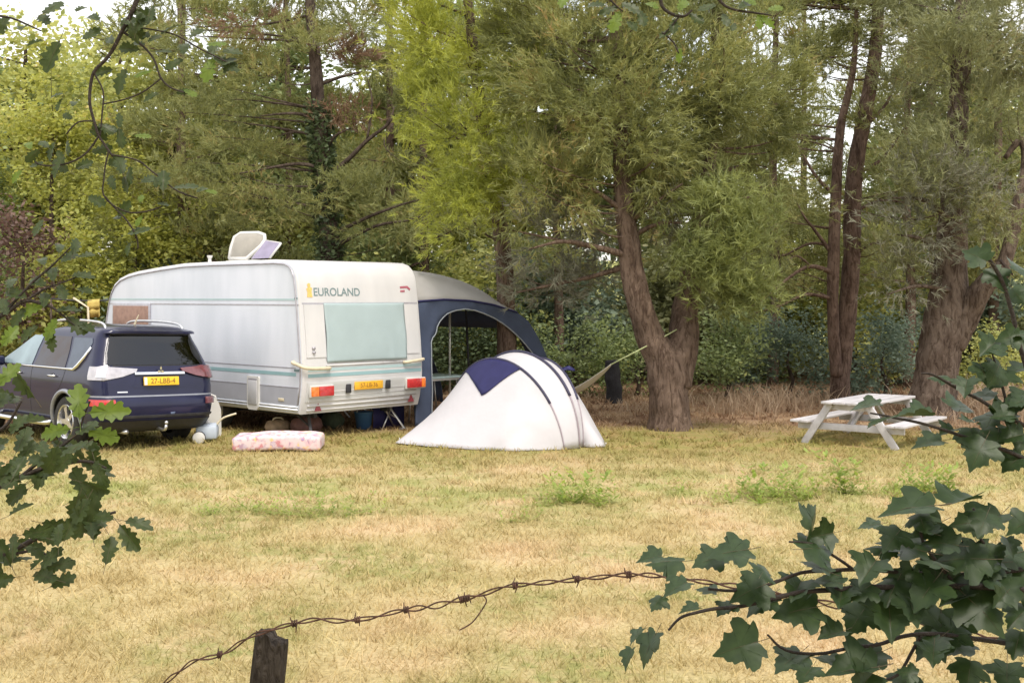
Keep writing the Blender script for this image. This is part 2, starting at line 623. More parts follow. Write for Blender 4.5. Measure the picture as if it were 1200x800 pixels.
M['maple'] = leaf_mat('sycamore_leaf', (.015, .034, .010), (.040, .070, .022), (.075, .10, .03), .16, .42, 3, .35)
M['stalk'] = pm('leaf_stalk', (.09, .07, .035), .6, 0, .2, 40)
M['oak'] = leaf_mat('oak_leaf', (.028, .046, .015), (.062, .09, .026), (.13, .16, .035), .3, .45, 3, .4)
M['oak_lit'] = leaf_mat('oak_leaf_lit', (.09, .15, .025), (.15, .22, .04), None, .45, .45, 3, .4)  # light shining through the leaf put into a brighter copy of the oak colour
M['ground'] = ground_nodes('dry_meadow')
M['grass'] = ground_nodes('dry_meadow_blades', True)

# ------------------------------------------------------------------ ground
def make_ground():
    xs = np.concatenate([np.linspace(-420, -32, 14)[:-1], np.arange(-32, 32.1, .5), np.linspace(32, 420, 14)[1:]])
    ys = np.concatenate([np.linspace(-60, -4, 8)[:-1], np.arange(-4, 46.1, .5), np.linspace(46, 700, 40)[1:]])
    V = np.array([(x, y, gz(x, y)) for y in ys for x in xs])
    nx = len(xs)
    idx = np.arange(len(V)).reshape(len(ys), nx)
    Fc = np.stack([idx[:-1, :-1], idx[:-1, 1:], idx[1:, 1:], idx[1:, :-1]], -1).reshape(-1, 4)
    o = link('ground', np_mesh('ground', V, Fc, True), None, [M['ground']])
    tag(o, kind='structure')


make_ground()


def rnd_unit(n):
    v = rng.normal(size=(n, 3))
    return v / np.linalg.norm(v, axis=1, keepdims=True)


def make_grass():
    Vs = []
    for (d0, d1, dens, h0, h1, w) in ((5.2, 8, 1500, .03, .075, .0045), (8, 11.5, 900, .03, .075, .006), (11.5, 16, 420, .035, .08, .009), (16, 21, 170, .04, .09, .012), (21, 27, 90, .05, .14, .016)):
        half = (640 / F) * d1
        n = int(dens * 2 * half * (d1 - d0))
        x = rng.uniform(-half, half, n)
        y = rng.uniform(d0, d1, n)
        keep = (np.abs(x) < (650 / F) * y)
        x, y = x[keep], y[keep]
        # tufts: pull blades towards random centres
        nt = len(x)
        src = rng.integers(0, nt, nt // 14)
        order = np.argsort(y[src])
        src = src[order]
        pick = src[rng.integers(0, len(src), nt)]
        clumped = rng.uniform(0, 1, nt) < .6
        sg = rng.uniform(.03, .10, nt)
        gx, gy = x[pick] + rng.normal(0, 1, nt) * sg, y[pick] + rng.normal(0, 1, nt) * sg
        x, y = np.where(clumped, gx, x), np.where(clumped, gy, y)
        z = np.array([gz(a, b) for a, b in zip(x, y)])
        n = len(x)
        ang = rng.uniform(0, 2 * np.pi, n)
        hh = rng.uniform(h0, h1, n)
        lean = rng.normal(0, .9, (n, 2)) * hh[:, None]
        wx, wy = np.cos(ang) * w, np.sin(ang) * w
        a = np.stack([x - wx, y - wy, z - .005], 1)
        b = np.stack([x + wx, y + wy, z - .005], 1)
        c = np.stack([x + lean[:, 0], y + lean[:, 1], z + hh], 1)
        Vs.append(np.stack([a, b, c], 1).reshape(-1, 3))
    V = np.concatenate(Vs)
    Fc = np.arange(len(V)).reshape(-1, 3)
    o = link('grass', np_mesh('grass', V, Fc), None, [M['grass']])
    tag(o, 'short dry straw coloured grass covering the open field', 'grass', kind='stuff')


make_grass()

# ------------------------------------------------------------------ foliage builders
def needles(C, A, k, L, W, spread):
    """k needle triangles per tuft centre C with axis A"""
    n = len(C)
    C = np.repeat(C, k, 0)
    A = np.repeat(A, k, 0)
    m = n * k
    d = A + spread * rng.normal(size=(m, 3))
    d /= np.linalg.norm(d, axis=1, keepdims=True) + 1e-9
    base = C + A * (rng.uniform(-.5, .6, (m, 1)) * L)
    ln = L * rng.uniform(.6, 1.25, (m, 1))
    w = np.cross(d, rnd_unit(m))
    w /= np.linalg.norm(w, axis=1, keepdims=True) + 1e-9
    w *= W * .5
    V = np.stack([base - w, base + w, base + d * ln], 1).reshape(-1, 3)
    return V, np.arange(m * 3).reshape(-1, 3)


def leaf_quads(C, size, up=.4):
    n = len(C)
    a = rnd_unit(n)
    a[:, 2] *= .6
    nrm = rnd_unit(n)
    nrm[:, 2] = np.abs(nrm[:, 2]) + up
    b = np.cross(nrm, a)
    b /= np.linalg.norm(b, axis=1, keepdims=True) + 1e-9
    a /= np.linalg.norm(a, axis=1, keepdims=True) + 1e-9
    s = size * rng.uniform(.6, 1.3, (n, 1))
    V = np.stack([C - a * s * .5, C + b * s * .3 + a * s * .05, C + a * s * .5, C - b * s * .3 + a * s * .05], 1).reshape(-1, 3)
    return V, np.arange(n * 4).reshape(-1, 4)


def clumps(lobes, per, cr, tufts, bias=.5):
    """lobes [(centre, (rx, ry, rz))...] -> tuft centres, outward directions and clump centres"""
    Cs, As, CC = [], [], []
    for c, r in lobes:
        c = np.array(c)
        r = np.array(r)
        vol = r[0] * r[1] * r[2] * 4.19
        nc = max(4, int(per * vol))
        u = rnd_unit(nc)
        rad = rng.uniform(0, 1, (nc, 1)) ** bias
        cc = c + u * rad * r
        for i in range(nc):
            nt = max(4, int(tufts * rng.uniform(.5, 1.4)))
            s = np.array(cr) * rng.uniform(.65, 1.35)
            g = rng.normal(size=(nt, 3)) * s * .5
            Cs.append(cc[i] + g)
            out = (g / (s + 1e-6)) * .5 + u[i] * .8
            As.append(out)
        CC.append(cc)
    C = np.concatenate(Cs)
    A = np.concatenate(As)
    A /= np.linalg.norm(A, axis=1, keepdims=True) + 1e-9
    return C, A, np.concatenate(CC)


def bez(a, b, c, n=8):
    return [a * (1 - t) ** 2 + b * 2 * t * (1 - t) + c * t * t for t in [i / (n - 1) for i in range(n)]]


def smooth_path(pts, sub=5):
    """Catmull-Rom through (Vector, radius) pairs"""
    out, rad = [], []
    n = len(pts)
    for i in range(n - 1):
        p0, p1, p2, p3 = pts[max(i - 1, 0)], pts[i], pts[i + 1], pts[min(i + 2, n - 1)]
        for k in range(sub):
            t = k / sub
            f = lambda a, b, c, d: .5 * ((2 * b) + (c - a) * t + (2 * a - 5 * b + 4 * c - d) * t * t + (3 * b - a - 3 * c + d) * t ** 3)
            out.append(f(p0[0], p1[0], p2[0], p3[0]))
            rad.append(max(.002, f(p0[1], p1[1], p2[1], p3[1])))
    out.append(pts[-1][0])
    rad.append(pts[-1][1])
    return out, rad


def limbs_to(mb, trunk, CC, r0, frac=.5, every=1, sag=.15):
    """limbs from the trunk to clump centres"""
    tp = trunk
    for i, c in enumerate(CC[::every]):
        c = Vector(c)
        # leave the trunk a little below the clump
        cand = [p for p in tp if p.z < c.z + .2] or tp
        a = min(cand, key=lambda p: (p - c).length + .3 * abs(p.z - (c.z - .4)))
        mid = (a + c) / 2 + Vector((random.uniform(-.15, .15), random.uniform(-.15, .15), random.uniform(-.3, sag)))
        L = (c - a).length
        if L < .15:
            continue
        r = r0 * min(1, L / 2) * random.uniform(.6, 1.2)
        path = bez(a, mid, c, 6)
        mb.tube(path, [max(.004, r * (1 - .8 * q / 5)) for q in range(6)], 5, caps=False)


def conifer(name, label, group, stems, lobes, leafm, barkm, per=3.0, cr=(.42, .42, .28), tufts=45, k=11, L=.13, W=.016, spread=.55, droop=0.0, up=.35, limb=.035, every=2, extra=None, sides=14, jit=.12, crown_extra=None, bias=.5):
    base = Vector(stems[0][0][0])
    t = thing(name, label, 'tree', base, 0, group)
    mb = MB()
    allp = []
    for st in stems:
        p, r = smooth_path([(Vector(a) - base, b) for a, b in st])
        mb.tube(p, r, sides, jit=jit)
        allp += p
    lb = [(Vector(c) - base, r) for c, r in lobes]
    C, A, CC = clumps(lb, per, cr, tufts, bias)
    limbs_to(mb, allp, CC, limb, every=every)
    if extra:
        for path, rad in extra:
            p, r = smooth_path([(Vector(a) - base, b) for a, b in zip(path, rad)], 4)
            mb.tube(p, r, 6, caps=True)
    mb.build('trunk', barkm, t)
    A = A + np.array([0, 0, up - droop])
    A /= np.linalg.norm(A, axis=1, keepdims=True)
    V, Fc = needles(C, A, k, L, W, spread)
    link('crown', np_mesh('crown', V, Fc), t, [leafm])
    if crown_extra:
        for nm, lbs, mt, pr, tf in crown_extra:
            lb2 = [(Vector(c) - base, r) for c, r in lbs]
            C, A, CC = clumps(lb2, pr, cr, tf, bias)
            A = A + np.array([0, 0, up - droop])
            A /= np.linalg.norm(A, axis=1, keepdims=True)
            V, Fc = needles(C, A, k, L, W, spread)
            link(nm, np_mesh(nm, V, Fc), t, [mt])
    return t


def broadleaf(name, label, group, base, lobes, leafm, barkm, per=3.0, cr=(.45, .45, .35), tufts=60, size=.09, trunk_r=.12, top=None, cat='tree', limb=.02, stems=None):
    base = Vector(base)
    t = thing(name, label, cat, base, 0, group)
    lb = [(Vector(c) - base, r) for c, r in lobes]
    C, A, CC = clumps(lb, per, cr, tufts)
    gzl = .02
    C[:, 2] = np.maximum(C[:, 2], gzl)
    mb = MB()
    if stems is None:
        topc = Vector(np.mean([np.array(c) for c, r in lb], axis=0)) if top is None else Vector(top) - base
        pts = [(Vector((0, 0, -.05)), trunk_r), (topc * .35 + Vector((.06, 0, 0)), trunk_r * .8), (topc * .7 + Vector((-.05, .04, 0)), trunk_r * .6), (topc * 1.15, trunk_r * .25)]
        p, r = smooth_path(pts)
    else:
        p, r = smooth_path([(Vector(a) - base, b) for a, b in stems])
    mb.tube(p, r, 9, jit=.1)
    limbs_to(mb, p, CC, limb, every=2)
    mb.build('stem' if cat == 'shrub' else 'trunk', barkm, t)
    V, Fc = leaf_quads(C, size)
    link('foliage' if cat == 'shrub' else 'crown', np_mesh('crown', V, Fc), t, [leafm])
    return t


def lobe(px, py, d, rx, ry, rd):
    """ellipsoid given by its centre and half sizes in photo pixels at distance d, and real half depth rd"""
    return (P(px, py, d), (rx / F * d, rd, ry / F * d))

# ================================================================== CARAVAN
VD = 17.0                                  # distance of the rear left corner
VA = R(46.5)
VU, VV = Vector((math.cos(VA), math.sin(VA), 0)), Vector((-math.sin(VA), math.cos(VA), 0))
VO = Vector(((355 - 600) / F * VD, VD, 0))


def van_side(px, py):
    """photo pixel on the caravan's left side -> local (y, z)"""
    k = (px - 600) / F
    t = (k * VO.y - VO.x) / (VV.x - k * VV.y)
    d = VO.y + t * VV.y
    return t, H - (py - HZ) / F * d


def van_rear(px, py, y=0.0):
    """photo pixel on the plane of the caravan's rear -> local (x, z)"""
    o = VO + VV * y
    k = (px - 600) / F
    t = (k * o.y - o.x) / (VU.x - k * VU.y)
    d = o.y + t * VU.y
    return t, H - (py - HZ) / F * d


VW = 2.30
PROF = [(.10, .37), (.055, .50), (.0, .80), (.0, 1.05), (.03, 1.4), (.085, 1.9), (.125, 2.2), (.16, 2.36), (.22, 2.47), (.31, 2.545), (.44, 2.585), (.7, 2.60),
        (2.4, 2.60), (3.2, 2.59), (3.9, 2.545), (4.6, 2.49), (4.95, 2.445), (5.22, 2.38), (5.42, 2.28), (5.55, 2.14), (5.64, 1.95), (5.72, 1.7), (5.86, 1.1), (5.90, .7), (5.82, .42), (5.75, .37)]


def rear_y(z):
    zs = [p[1] for p in PROF[:12]]
    ys = [p[0] for p in PROF[:12]]
    return float(np.interp(z, zs, ys))


def make_caravan():
    t = thing('caravan', 'white touring caravan with a rounded roof and pale teal rear window cover', 'caravan', VO, VA)
    # shell: profile extruded across, its long edges rounded
    bm = bmesh.new()
    pr, _ = PROF, None
    a = [bm.verts.new((0, y, z)) for y, z in pr]
    b = [bm.verts.new((VW, y, z)) for y, z in pr]
    n = len(pr)
    fa = bm.faces.new(a)
    fb = bm.faces.new(list(reversed(b)))
    for i in range(n):
        f = bm.faces.new((a[(i + 1) % n], a[i], b[i], b[(i + 1) % n]))
        f.smooth = True
    bmesh.ops.recalc_face_normals(bm, faces=bm.faces)
    edges = list(fa.edges) + list(fb.edges)
    bmesh.ops.bevel(bm, geom=edges, offset=.035, segments=4, profile=.5, affect='EDGES')
    me = bpy.data.meshes.new('body')
    for f in bm.faces:
        f.smooth = True
        f.material_index = 0 if abs(f.normal.x) > .98 else 1
    bm.to_mesh(me)
    bm.free()
    body = link('body', me, t, [M['van_side'], M['van_white']])
    me.set_sharp_from_angle(angle=R(30))

    # grey edge rail just inside the outline of the left side
    def inset(o):
        P2 = []
        for i in range(n):
            p0, p1, p2 = Vector(pr[i - 1]), Vector(pr[i]), Vector(pr[(i + 1) % n])
            d = (p2 - p0).normalized()
            nn = Vector((-d.y, d.x))
            P2.append(p1 + nn * -o)
        return P2
    for sx in (-.004, VW + .004):
        mb = MB()
        ins = inset(.058)
        c = sum((Vector(p) for p in pr), Vector((0, 0))) / n
        if (ins[4] - c).length > (Vector(pr[4]) - c).length:
            ins = inset(-.058)
        mb.tube([Vector((sx, p.x, p.y)) for p in ins[1:-1]], .013, 6)
        mb.build('edge_rail', M['rail'], t)
    # stripes of the left side
    def side_strip(z0, z1, y0, y1, m, name, off=.003):
        mb = MB()
        mb.box((-off / 2 - .0005, (y0 + y1) / 2, (z0 + z1) / 2), (off, y1 - y0, z1 - z0))
        return mb.build(name, m, t)
    za = van_side(230, 351)[1]
    side_strip(za - .010, za + .018, .13, 5.56, M['pale_teal'], 'stripe')
    zb = van_side(230, 356)[1]
    side_strip(zb - .014, zb + .004, .10, 5.60, M['rail'], 'stripe')
    z1 = van_side(340, 438)[1]
    side_strip(z1 - .028, z1 + .022, .16, 5.70, M['teal'], 'stripe')
    z2 = van_side(340, 431)[1]
    side_strip(z2 - .006, z2 + .008, .16, 5.70, M['rail'], 'stripe')
    side_strip(.505, .745, .12, 5.78, M['van_grey'], 'skirt_band')
    side_strip(.745, .757, .10, 5.80, M['rail'], 'stripe', .006)
    mb = MB()
    mb.tube([(-.006, .12, .47), (-.006, 5.74, .47)], .013, 8)
    mb.tube([(-.006, .12, .43), (-.006, 5.74, .43)], .020, 8)
    mb.build('lower_trim', M['alu'], t)
    # small maker's marks on the side
    for (px, py, w, h) in ((347, 349.5, .07, .022), (348, 434, .12, .035)):
        y, z = van_side(px, py)
        side_strip(z - h / 2, z + h / 2, y - w / 2, y + w / 2, M['grey_print'], 'side_mark', .008)
    # front side window
    y0, z0 = van_side(133, 371)
    y1, z1 = van_side(177, 357)
    wf = MB()
    yc, zc = (y0 + y1) / 2, (z0 + z1) / 2 - .15
    wy, wz = abs(y0 - y1), abs(z1 - z0) + .35
    wf.box((-.012, yc, zc), (.03, wy, wz), bev=.012)
    fr = wf.build('window', M['rail'], t, 40)
    wp = MB()
    wp.box((-.03, yc, zc), (.012, wy - .09, wz - .09), bev=.004)
    wp.build('pane', M['seat'], fr, 40)
    # service hatch
    yc, zc = van_side(298, 460)
    mb = MB()
    w, h, c = .15, .25, .045
    poly = [(-w + .01, h), (w - .01, h), (w, h - .02), (w, -h + c), (w - c, -h), (-w + c, -h), (-w, -h + c), (-w, h - .02)]
    Mx = Matrix(((0, 0, -1, 0), (1, 0, 0, yc), (0, 1, 0, zc), (0, 0, 0, 1)))
    mb.prism(poly, .03, Mx)
    hh = mb.build('service_hatch', M['white_pl'], t)
    mb = MB()
    mb.box((-.034, yc, zc + .01), (.012, .22, .36), bev=.005)
    mb.build('hatch_cover', pm('hatch_cover', (.48, .48, .50), .5, 0, .06, 8), hh, 40)
    mb = MB()
    mb.box((-.030, yc, zc + .205), (.012, .22, .022))
    mb.build('hatch_hinge', M['rail'], hh)
    yc, zc = van_side(330, 468)
    mb = MB()
    mb.box((-.008, yc, zc), (.012, .14, .045), bev=.006)
    mb.build('filler_cap', M['beige'], t)

    # ---------------- rear face
    def rear_plate(x0, x1, z0, z1, m, name, off=.004, thick=.006, parent=t, nz=10, loc=None):
        mb = MB()
        rows = [[(x0 + (x1 - x0) * j / 4, rear_y(z0 + (z1 - z0) * i / nz) - off, z0 + (z1 - z0) * i / nz) for j in range(5)] for i in range(nz + 1)]
        mb.grid(rows, thick=0)
        rows2 = [[(p[0], p[1] + off + .001, p[2]) for p in r] for r in rows]
        # close the rim
        V = []
        ring = [(0, j) for j in range(5)] + [(i, 4) for i in range(1, nz + 1)] + [(nz, j) for j in range(3, -1, -1)] + [(i, 0) for i in range(nz - 1, 0, -1)]
        for q in range(len(ring)):
            a_, c_ = ring[q], ring[(q + 1) % len(ring)]
            mb.add([rows[a_[0]][a_[1]], rows[c_[0]][c_[1]], rows2[c_[0]][c_[1]], rows2[a_[0]][a_[1]]], [(0, 1, 2, 3)])
        return mb.build(name, m, parent, 40)
    xl = van_rear(361, 356)[0]
    zt = van_rear(420, 352)[1]
    # moulded window surround: dark groove along its top and down beside the panel, white side panels
    zg = van_rear(372, 355.5, .1)[1]
    rear_plate(.05, VW - .05, zg - .012, zg + .012, M['rail'], 'groove', .003)
    xa = van_rear(381, 380, .06)[0]
    xb = van_rear(473, 380, .06)[0]
    zlow = van_rear(382, 423, .03)[1]
    rear_plate(.07, xa - .02, zlow + .06, zg - .016, M['van_white'], 'surround_panel', .014)
    rear_plate(xb + .02, VW - .07, zlow + .06, zg - .016, M['van_white'], 'surround_panel', .014)
    rear_plate(xa - .02, xa + .02, zlow, zg - .02, M['rail'], 'groove', .005)
    # window under its thermal cover
    win = rear_plate(xa, xb, zlow, zg - .01, M['black'], 'window', .008)
    mb = MB()
    rows = []
    for i in range(25):
        z = zlow - .02 + (zg + .005 - zlow + .02) * i / 24
        r = []
        for j in range(41):
            u = j / 40
            x = xa - .01 + (xb - xa + .02) * u
            edge = min(u, 1 - u)
            wr = .010 * math.exp(-(edge / .09) ** 2) * math.sin(z * 9 + u * 20) + .004 * mnoise.noise((x * 4, z * 1.5, 2)) + .010 * math.exp(-((u - .82) / .03) ** 2) * max(0, 1 - (z - zlow) * 2.2)
            r.append((x, rear_y(z) - .026 - wr - .02 * math.sin(math.pi * u) * math.sin(math.pi * i / 24) ** .5, z))
        rows.append(r)
    mb.grid(rows, thick=.012)
    mb.build('window_cover', M['cover'], win)
    # ledge below the window, teal stripe
    zz = van_rear(382, 428, .03)[1]
    mb = MB()
    mb.tube([(xa - .03, rear_y(zz) - .004, zz), (xb + .1, rear_y(zz) - .004, zz)], .016, 8)
    mb.build('ledge', M['van_white'], t)
    zz = van_rear(365, 440, .02)[1]
    rear_plate(.09, VW - .04, zz - .028, zz + .022, M['teal'], 'stripe', .004)
    rear_plate(.09, VW - .04, zz + .055, zz + .10, M['pale_teal'], 'stripe', .003)
    # light panel and ribs
    zl = van_rear(362, 459)[1]
    rear_plate(.07, VW - .05, zl - .15, zl + .13, pm('light_panel', (.55, .56, .56), .4, 0, .03, 3), 'light_panel', .012)
    for k in range(5):
        z = .42 + k * .065
        mb = MB()
        mb.tube([(.12, rear_y(z) - .002, z), (VW - .12, rear_y(z) - .002, z)], .014, 8)
        mb.build('rib', M['van_white'], t)
    def lamp(x0, x1, z, h, split, flip=False):
        mb = MB()
        yr = rear_y(z) - .03
        mb.box(((x0 + x1) / 2, yr, z), (x1 - x0 + .02, .05, h + .02), bev=.008)
        hous = mb.build('tail_light', M['white_pl'], t, 40)
        xs = x0 + (x1 - x0) * split
        for nm, q0, q1, m in (('indicator_lens', x0, xs, M['orange'] if not flip else M['red']), ('brake_lens', xs + .004, x1, M['red'] if not flip else M['orange'])):
            b2 = MB()
            b2.box(((q0 + q1) / 2, yr - .03, z), (q1 - q0, .03, h - .01), bev=.006)
            b2.build(nm, m, hous, 40)
    x0, z0 = van_rear(363, 459)
    x1, _ = van_rear(389, 459)
    lamp(x0, x1, z0, .15, .33)
    x0, z0 = van_rear(475, 449)
    x1, _ = van_rear(496, 449)
    lamp(x0, x1, z0 , .15, .78, True)
    # number plate with its characters
    xp0, zp = van_rear(415, 452)
    xp1, _ = van_rear(448, 452)
    mb = MB()
    xc = (xp0 + xp1) / 2
    yr = rear_y(zp) - .022
    mb.box((xc, yr, zp), (xp1 - xp0, .02, .12), bev=.004)
    pl = mb.build('number_plate', M['plate_o'], t, 40)
    me = text_mesh('57-LB-36', .095, .001, .95)
    me.transform(Matrix(((1, 0, 0, xc), (0, 0, -1, yr - .012), (0, 1, 0, zp), (0, 0, 0, 1))))
    link('plate_text', me, pl, [pm('plate_print', (.33, .15, .03), .5)])
    for px in (408, 454):
        xx, z = van_rear(px, 455 - (px - 408) * .11)
        mb = MB()
        mb.box((xx, rear_y(z) - .025, z), (.085, .04, .13), bev=.01)
        mb.build('plate_lamp', M['dark'], t, 40)
    # triangular reflectors
    for px, py in ((375.5, 478), (484, 467)):
        xx, z = van_rear(px, py)
        mb = MB()
        s = .062
        Mx = Matrix(((1, 0, 0, xx), (0, 0, -1, rear_y(z) - .010), (0, 1, 0, z), (0, 0, 0, 1)))
        mb.prism([(-s, -s * .75), (s, -s * .75), (0, s * 1.15)], .012, Mx)
        mb.build('reflector', pm('reflector_red', (.24, .05, .06), .25, 0, .2, 60), t)
    # wide lettering and emblem high on the rear
    xc, zc = van_rear(396, 342.5, .09)
    w = van_rear(423, 342, .09)[0] - van_rear(369, 342, .09)[0]
    me = text_mesh('EUROLAND', .165, .001, 1.0, .0015)
    xs = [v.co.x for v in me.vertices]
    k = w / (max(xs) - min(xs))
    me.transform(Matrix.Diagonal((k, 1, 1, 1)))
    sl = (rear_y(zc + .05) - rear_y(zc - .05)) / .1
    me.transform(Matrix(((1, 0, 0, xc), (0, sl, -1, rear_y(zc) - .004), (0, 1, 0, zc), (0, 0, 0, 1))))
    link('lettering', me, t, [M['grey_print']])
    xe, ze = van_rear(363.5, 340, .09)
    mb = MB()
    Mx = Matrix(((1, 0, 0, xe), (0, sl, -1, rear_y(ze) - .002), (0, 1, 0, ze), (0, 0, 0, 1)))
    mb.prism([(-.045, -.10), (.05, -.10), (.04, -.02), (.055, .03), (.02, .05), (.03, .09), (.0, .105), (-.03, .085), (-.02, .04), (-.05, .02), (-.035, -.03)], .004, Mx)
    mb.build('emblem', M['gold'], t)
    xe, ze = van_rear(476, 339, .09)
    mb = MB()
    Mx = Matrix(((1, 0, 0, xe), (0, sl, -1, rear_y(ze) - .002), (0, 1, 0, ze), (0, 0, 0, 1)))
    mb.prism([(-.10, .045), (.05, .055), (.11, .01), (.09, -.02), (.04, .02), (-.10, .015)], .004, Mx)
    mb.prism([(-.10, -.015), (-.01, -.01), (-.01, -.04), (-.10, -.045)], .004, Mx)
    mb.build('maker_logo', M['print_red'], t)
    # grab handles round the two rear corners
    za_ = van_side(346, 424)[1]
    mb = MB()
    y0 = van_side(345, 424)[0]
    xh, zh = van_rear(383, 431, .02)
    pth = [Vector((-.01, y0, za_)), Vector((-.055, y0 - .03, za_ - .01)), Vector((-.06, .05, za_ - .03)), Vector((-.02, -.05, zh + .03)), Vector((.10, -.075, zh + .01)), Vector((xh - .02, -.06, zh)), Vector((xh, .01, zh))]
    p, r = smooth_path([(q, .026) for q in pth], 4)
    mb.tube(p, r, 8)
    mb.build('grab_handle', M['beige'], t)
    x0, zh = van_rear(471, 424, .03)
    mb = MB()
    p, r = smooth_path([(q, .024) for q in [Vector((x0, .03, zh)), Vector((x0 + .02, -.045, zh)), Vector((x0 + .13, -.06, zh + .01)), Vector((VW - .04, -.04, zh + .03)), Vector((VW + .03, .05, zh + .03))]], 4)
    mb.tube(p, r, 8)
    mb.build('grab_handle', M['beige'], t)
    # corner clip with two knobs
    for py in (408, 413):
        xx, z = van_rear(366, py, .03)
        mb = MB()
        mb.lathe([(0, -.03), (.022, -.03), (.022, 0), (0, 0)], 12, Matrix(((1, 0, 0, xx), (0, 0, 1, rear_y(z) - .012), (0, 1, 0, z), (0, 0, 0, 1))))
        mb.build('knob', M['rail'], t)
    # roof: vent cowl
    mb = MB()
    mb.lathe([(.0, 2.58), (.028, 2.58), (.028, 2.64), (.022, 2.65), (.045, 2.70), (.045, 2.715), (0, 2.715)], 16, Matrix.Translation((.25, 2.80, .0)))
    mb.build('vent_cowl', M['white_pl'], t, 40)
    # roof: rooflight frame, raised dome lid and its raised violet shade
    mb = MB()
    mb.box((1.02, 2.55, 2.615), (.80, .80, .05), bev=.02)
    rl = mb.build('rooflight', M['white_pl'], t, 40)
    mb = MB()
    def roof_pt(px, py, d):
        q = P(px, py, d) - VO
        return Vector((q.dot(VU), q.dot(VV), q.z))
    V1 = [roof_pt(*k) for k in ((269, 303, 19.6), (271, 290, 19.62), (275, 278, 19.65), (282, 273.5, 19.65), (303, 273, 19.5), (310, 275.5, 19.45), (310.5, 281, 19.42), (306, 288, 19.4), (289, 303, 19.42))]
    path = V1 + [V1[0]]
    mb.tube(path, .032, 8)
    lid = mb.build('dome_lid', M['white_pl'], rl)
    mb = MB()
    nr = (V1[8] - V1[0]).cross(V1[2] - V1[0]).normalized()
    cen = sum(V1, Vector()) / len(V1)
    nn_ = len(V1)
    mid = [cen + (v - cen) * .6 + nr * .06 for v in V1]
    mb.add(V1 + mid + [cen + nr * .08], [(i, (i + 1) % nn_, nn_ + (i + 1) % nn_, nn_ + i) for i in range(nn_)] + [(nn_ + i, nn_ + (i + 1) % nn_, 2 * nn_) for i in range(nn_)], 0, True)
    mb.build('pane', M['dome'], rl)
    mb = MB()
    a_, b_, c_, d_ = roof_pt(295, 303.5, 19.25), roof_pt(316, 302.5, 19.0), roof_pt(329.5, 285, 19.0), roof_pt(312, 282, 19.25)
    nq = (b_ - a_).cross(d_ - a_).normalized() * .012
    mb.add([a_, b_, c_, d_, a_ + nq, b_ + nq, c_ + nq, d_ + nq], [(3, 2, 1, 0), (4, 5, 6, 7), (0, 1, 5, 4), (1, 2, 6, 5), (2, 3, 7, 6), (3, 0, 4, 7)])
    sh = mb.build('shade_flap', M['blind'], rl)
    mb = MB()
    mb.tube([a_, d_], .014, 6)
    mb.tube([b_, c_], .018, 6)
    mb.tube([d_, c_], .014, 6)
    mb.build('flap_frame', M['white_pl'], rl)
    # running gear: chassis, wheels, drawbar, corner steadies
    mb = MB()
    for x in (.45, VW - .45):
        mb.box((x, 2.9, .33), (.06, 5.2, .10))
    mb.box((VW / 2, 2.35, .30), (1.9, .09, .09))
    mb.build('chassis', M['dark'], t)
    for x in (.16, VW - .16):
        mb = MB()
        Mx = Matrix.Translation((x, 2.35, .31)) @ Matrix.Rotation(R(90), 4, 'Y')
        mb.lathe([(.19, -.08), (.28, -.085), (.31, -.05), (.31, .05), (.28, .085), (.19, .08)], 28, Mx)
        wh = mb.build('wheel', M['tyre'], t)
        mb = MB()
        mb.lathe([(0, -.06), (.06, -.07), (.10, -.05), (.19, -.075), (.19, .075), (.1, .05), (0, .06)], 28, Mx)
        mb.build('rim', M['alu'], wh)
    mb = MB()
    for x in (.5, VW - .5):
        mb.bar((x, 5.6, .36), (VW / 2, 7.1, .40), .05, .09)
    mb.build('drawbar', M['dark'], t)
    mb = MB()
    Mx = Matrix.Translation((VW / 2 - .15, 6.9, .12)) @ Matrix.Rotation(R(90), 4, 'Y')
    mb.lathe([(0, -.03), (.10, -.035), (.12, 0), (.10, .035), (0, .03)], 20, Mx)
    mb.tube([(VW / 2 - .15, 6.9, .12), (VW / 2 - .15, 6.9, .75)], .022, 8)
    mb.build('jockey_wheel', M['dark'], t)
    for x, dx in ((.35, -.1), (VW - .40, .12)):
        mb = MB()
        mb.bar((x, .35, .36), (x + dx, .12, .015), .045, .02)
        mb.bar((x, .60, .30), (x + dx * .6, .22, .17), .03, .02)
        mb.box((x + dx, .12, .012), (.13, .10, .02))
        mb.build('corner_steady', M['alu'] if dx > 0 else M['dark'], t)
    return t


make_caravan()


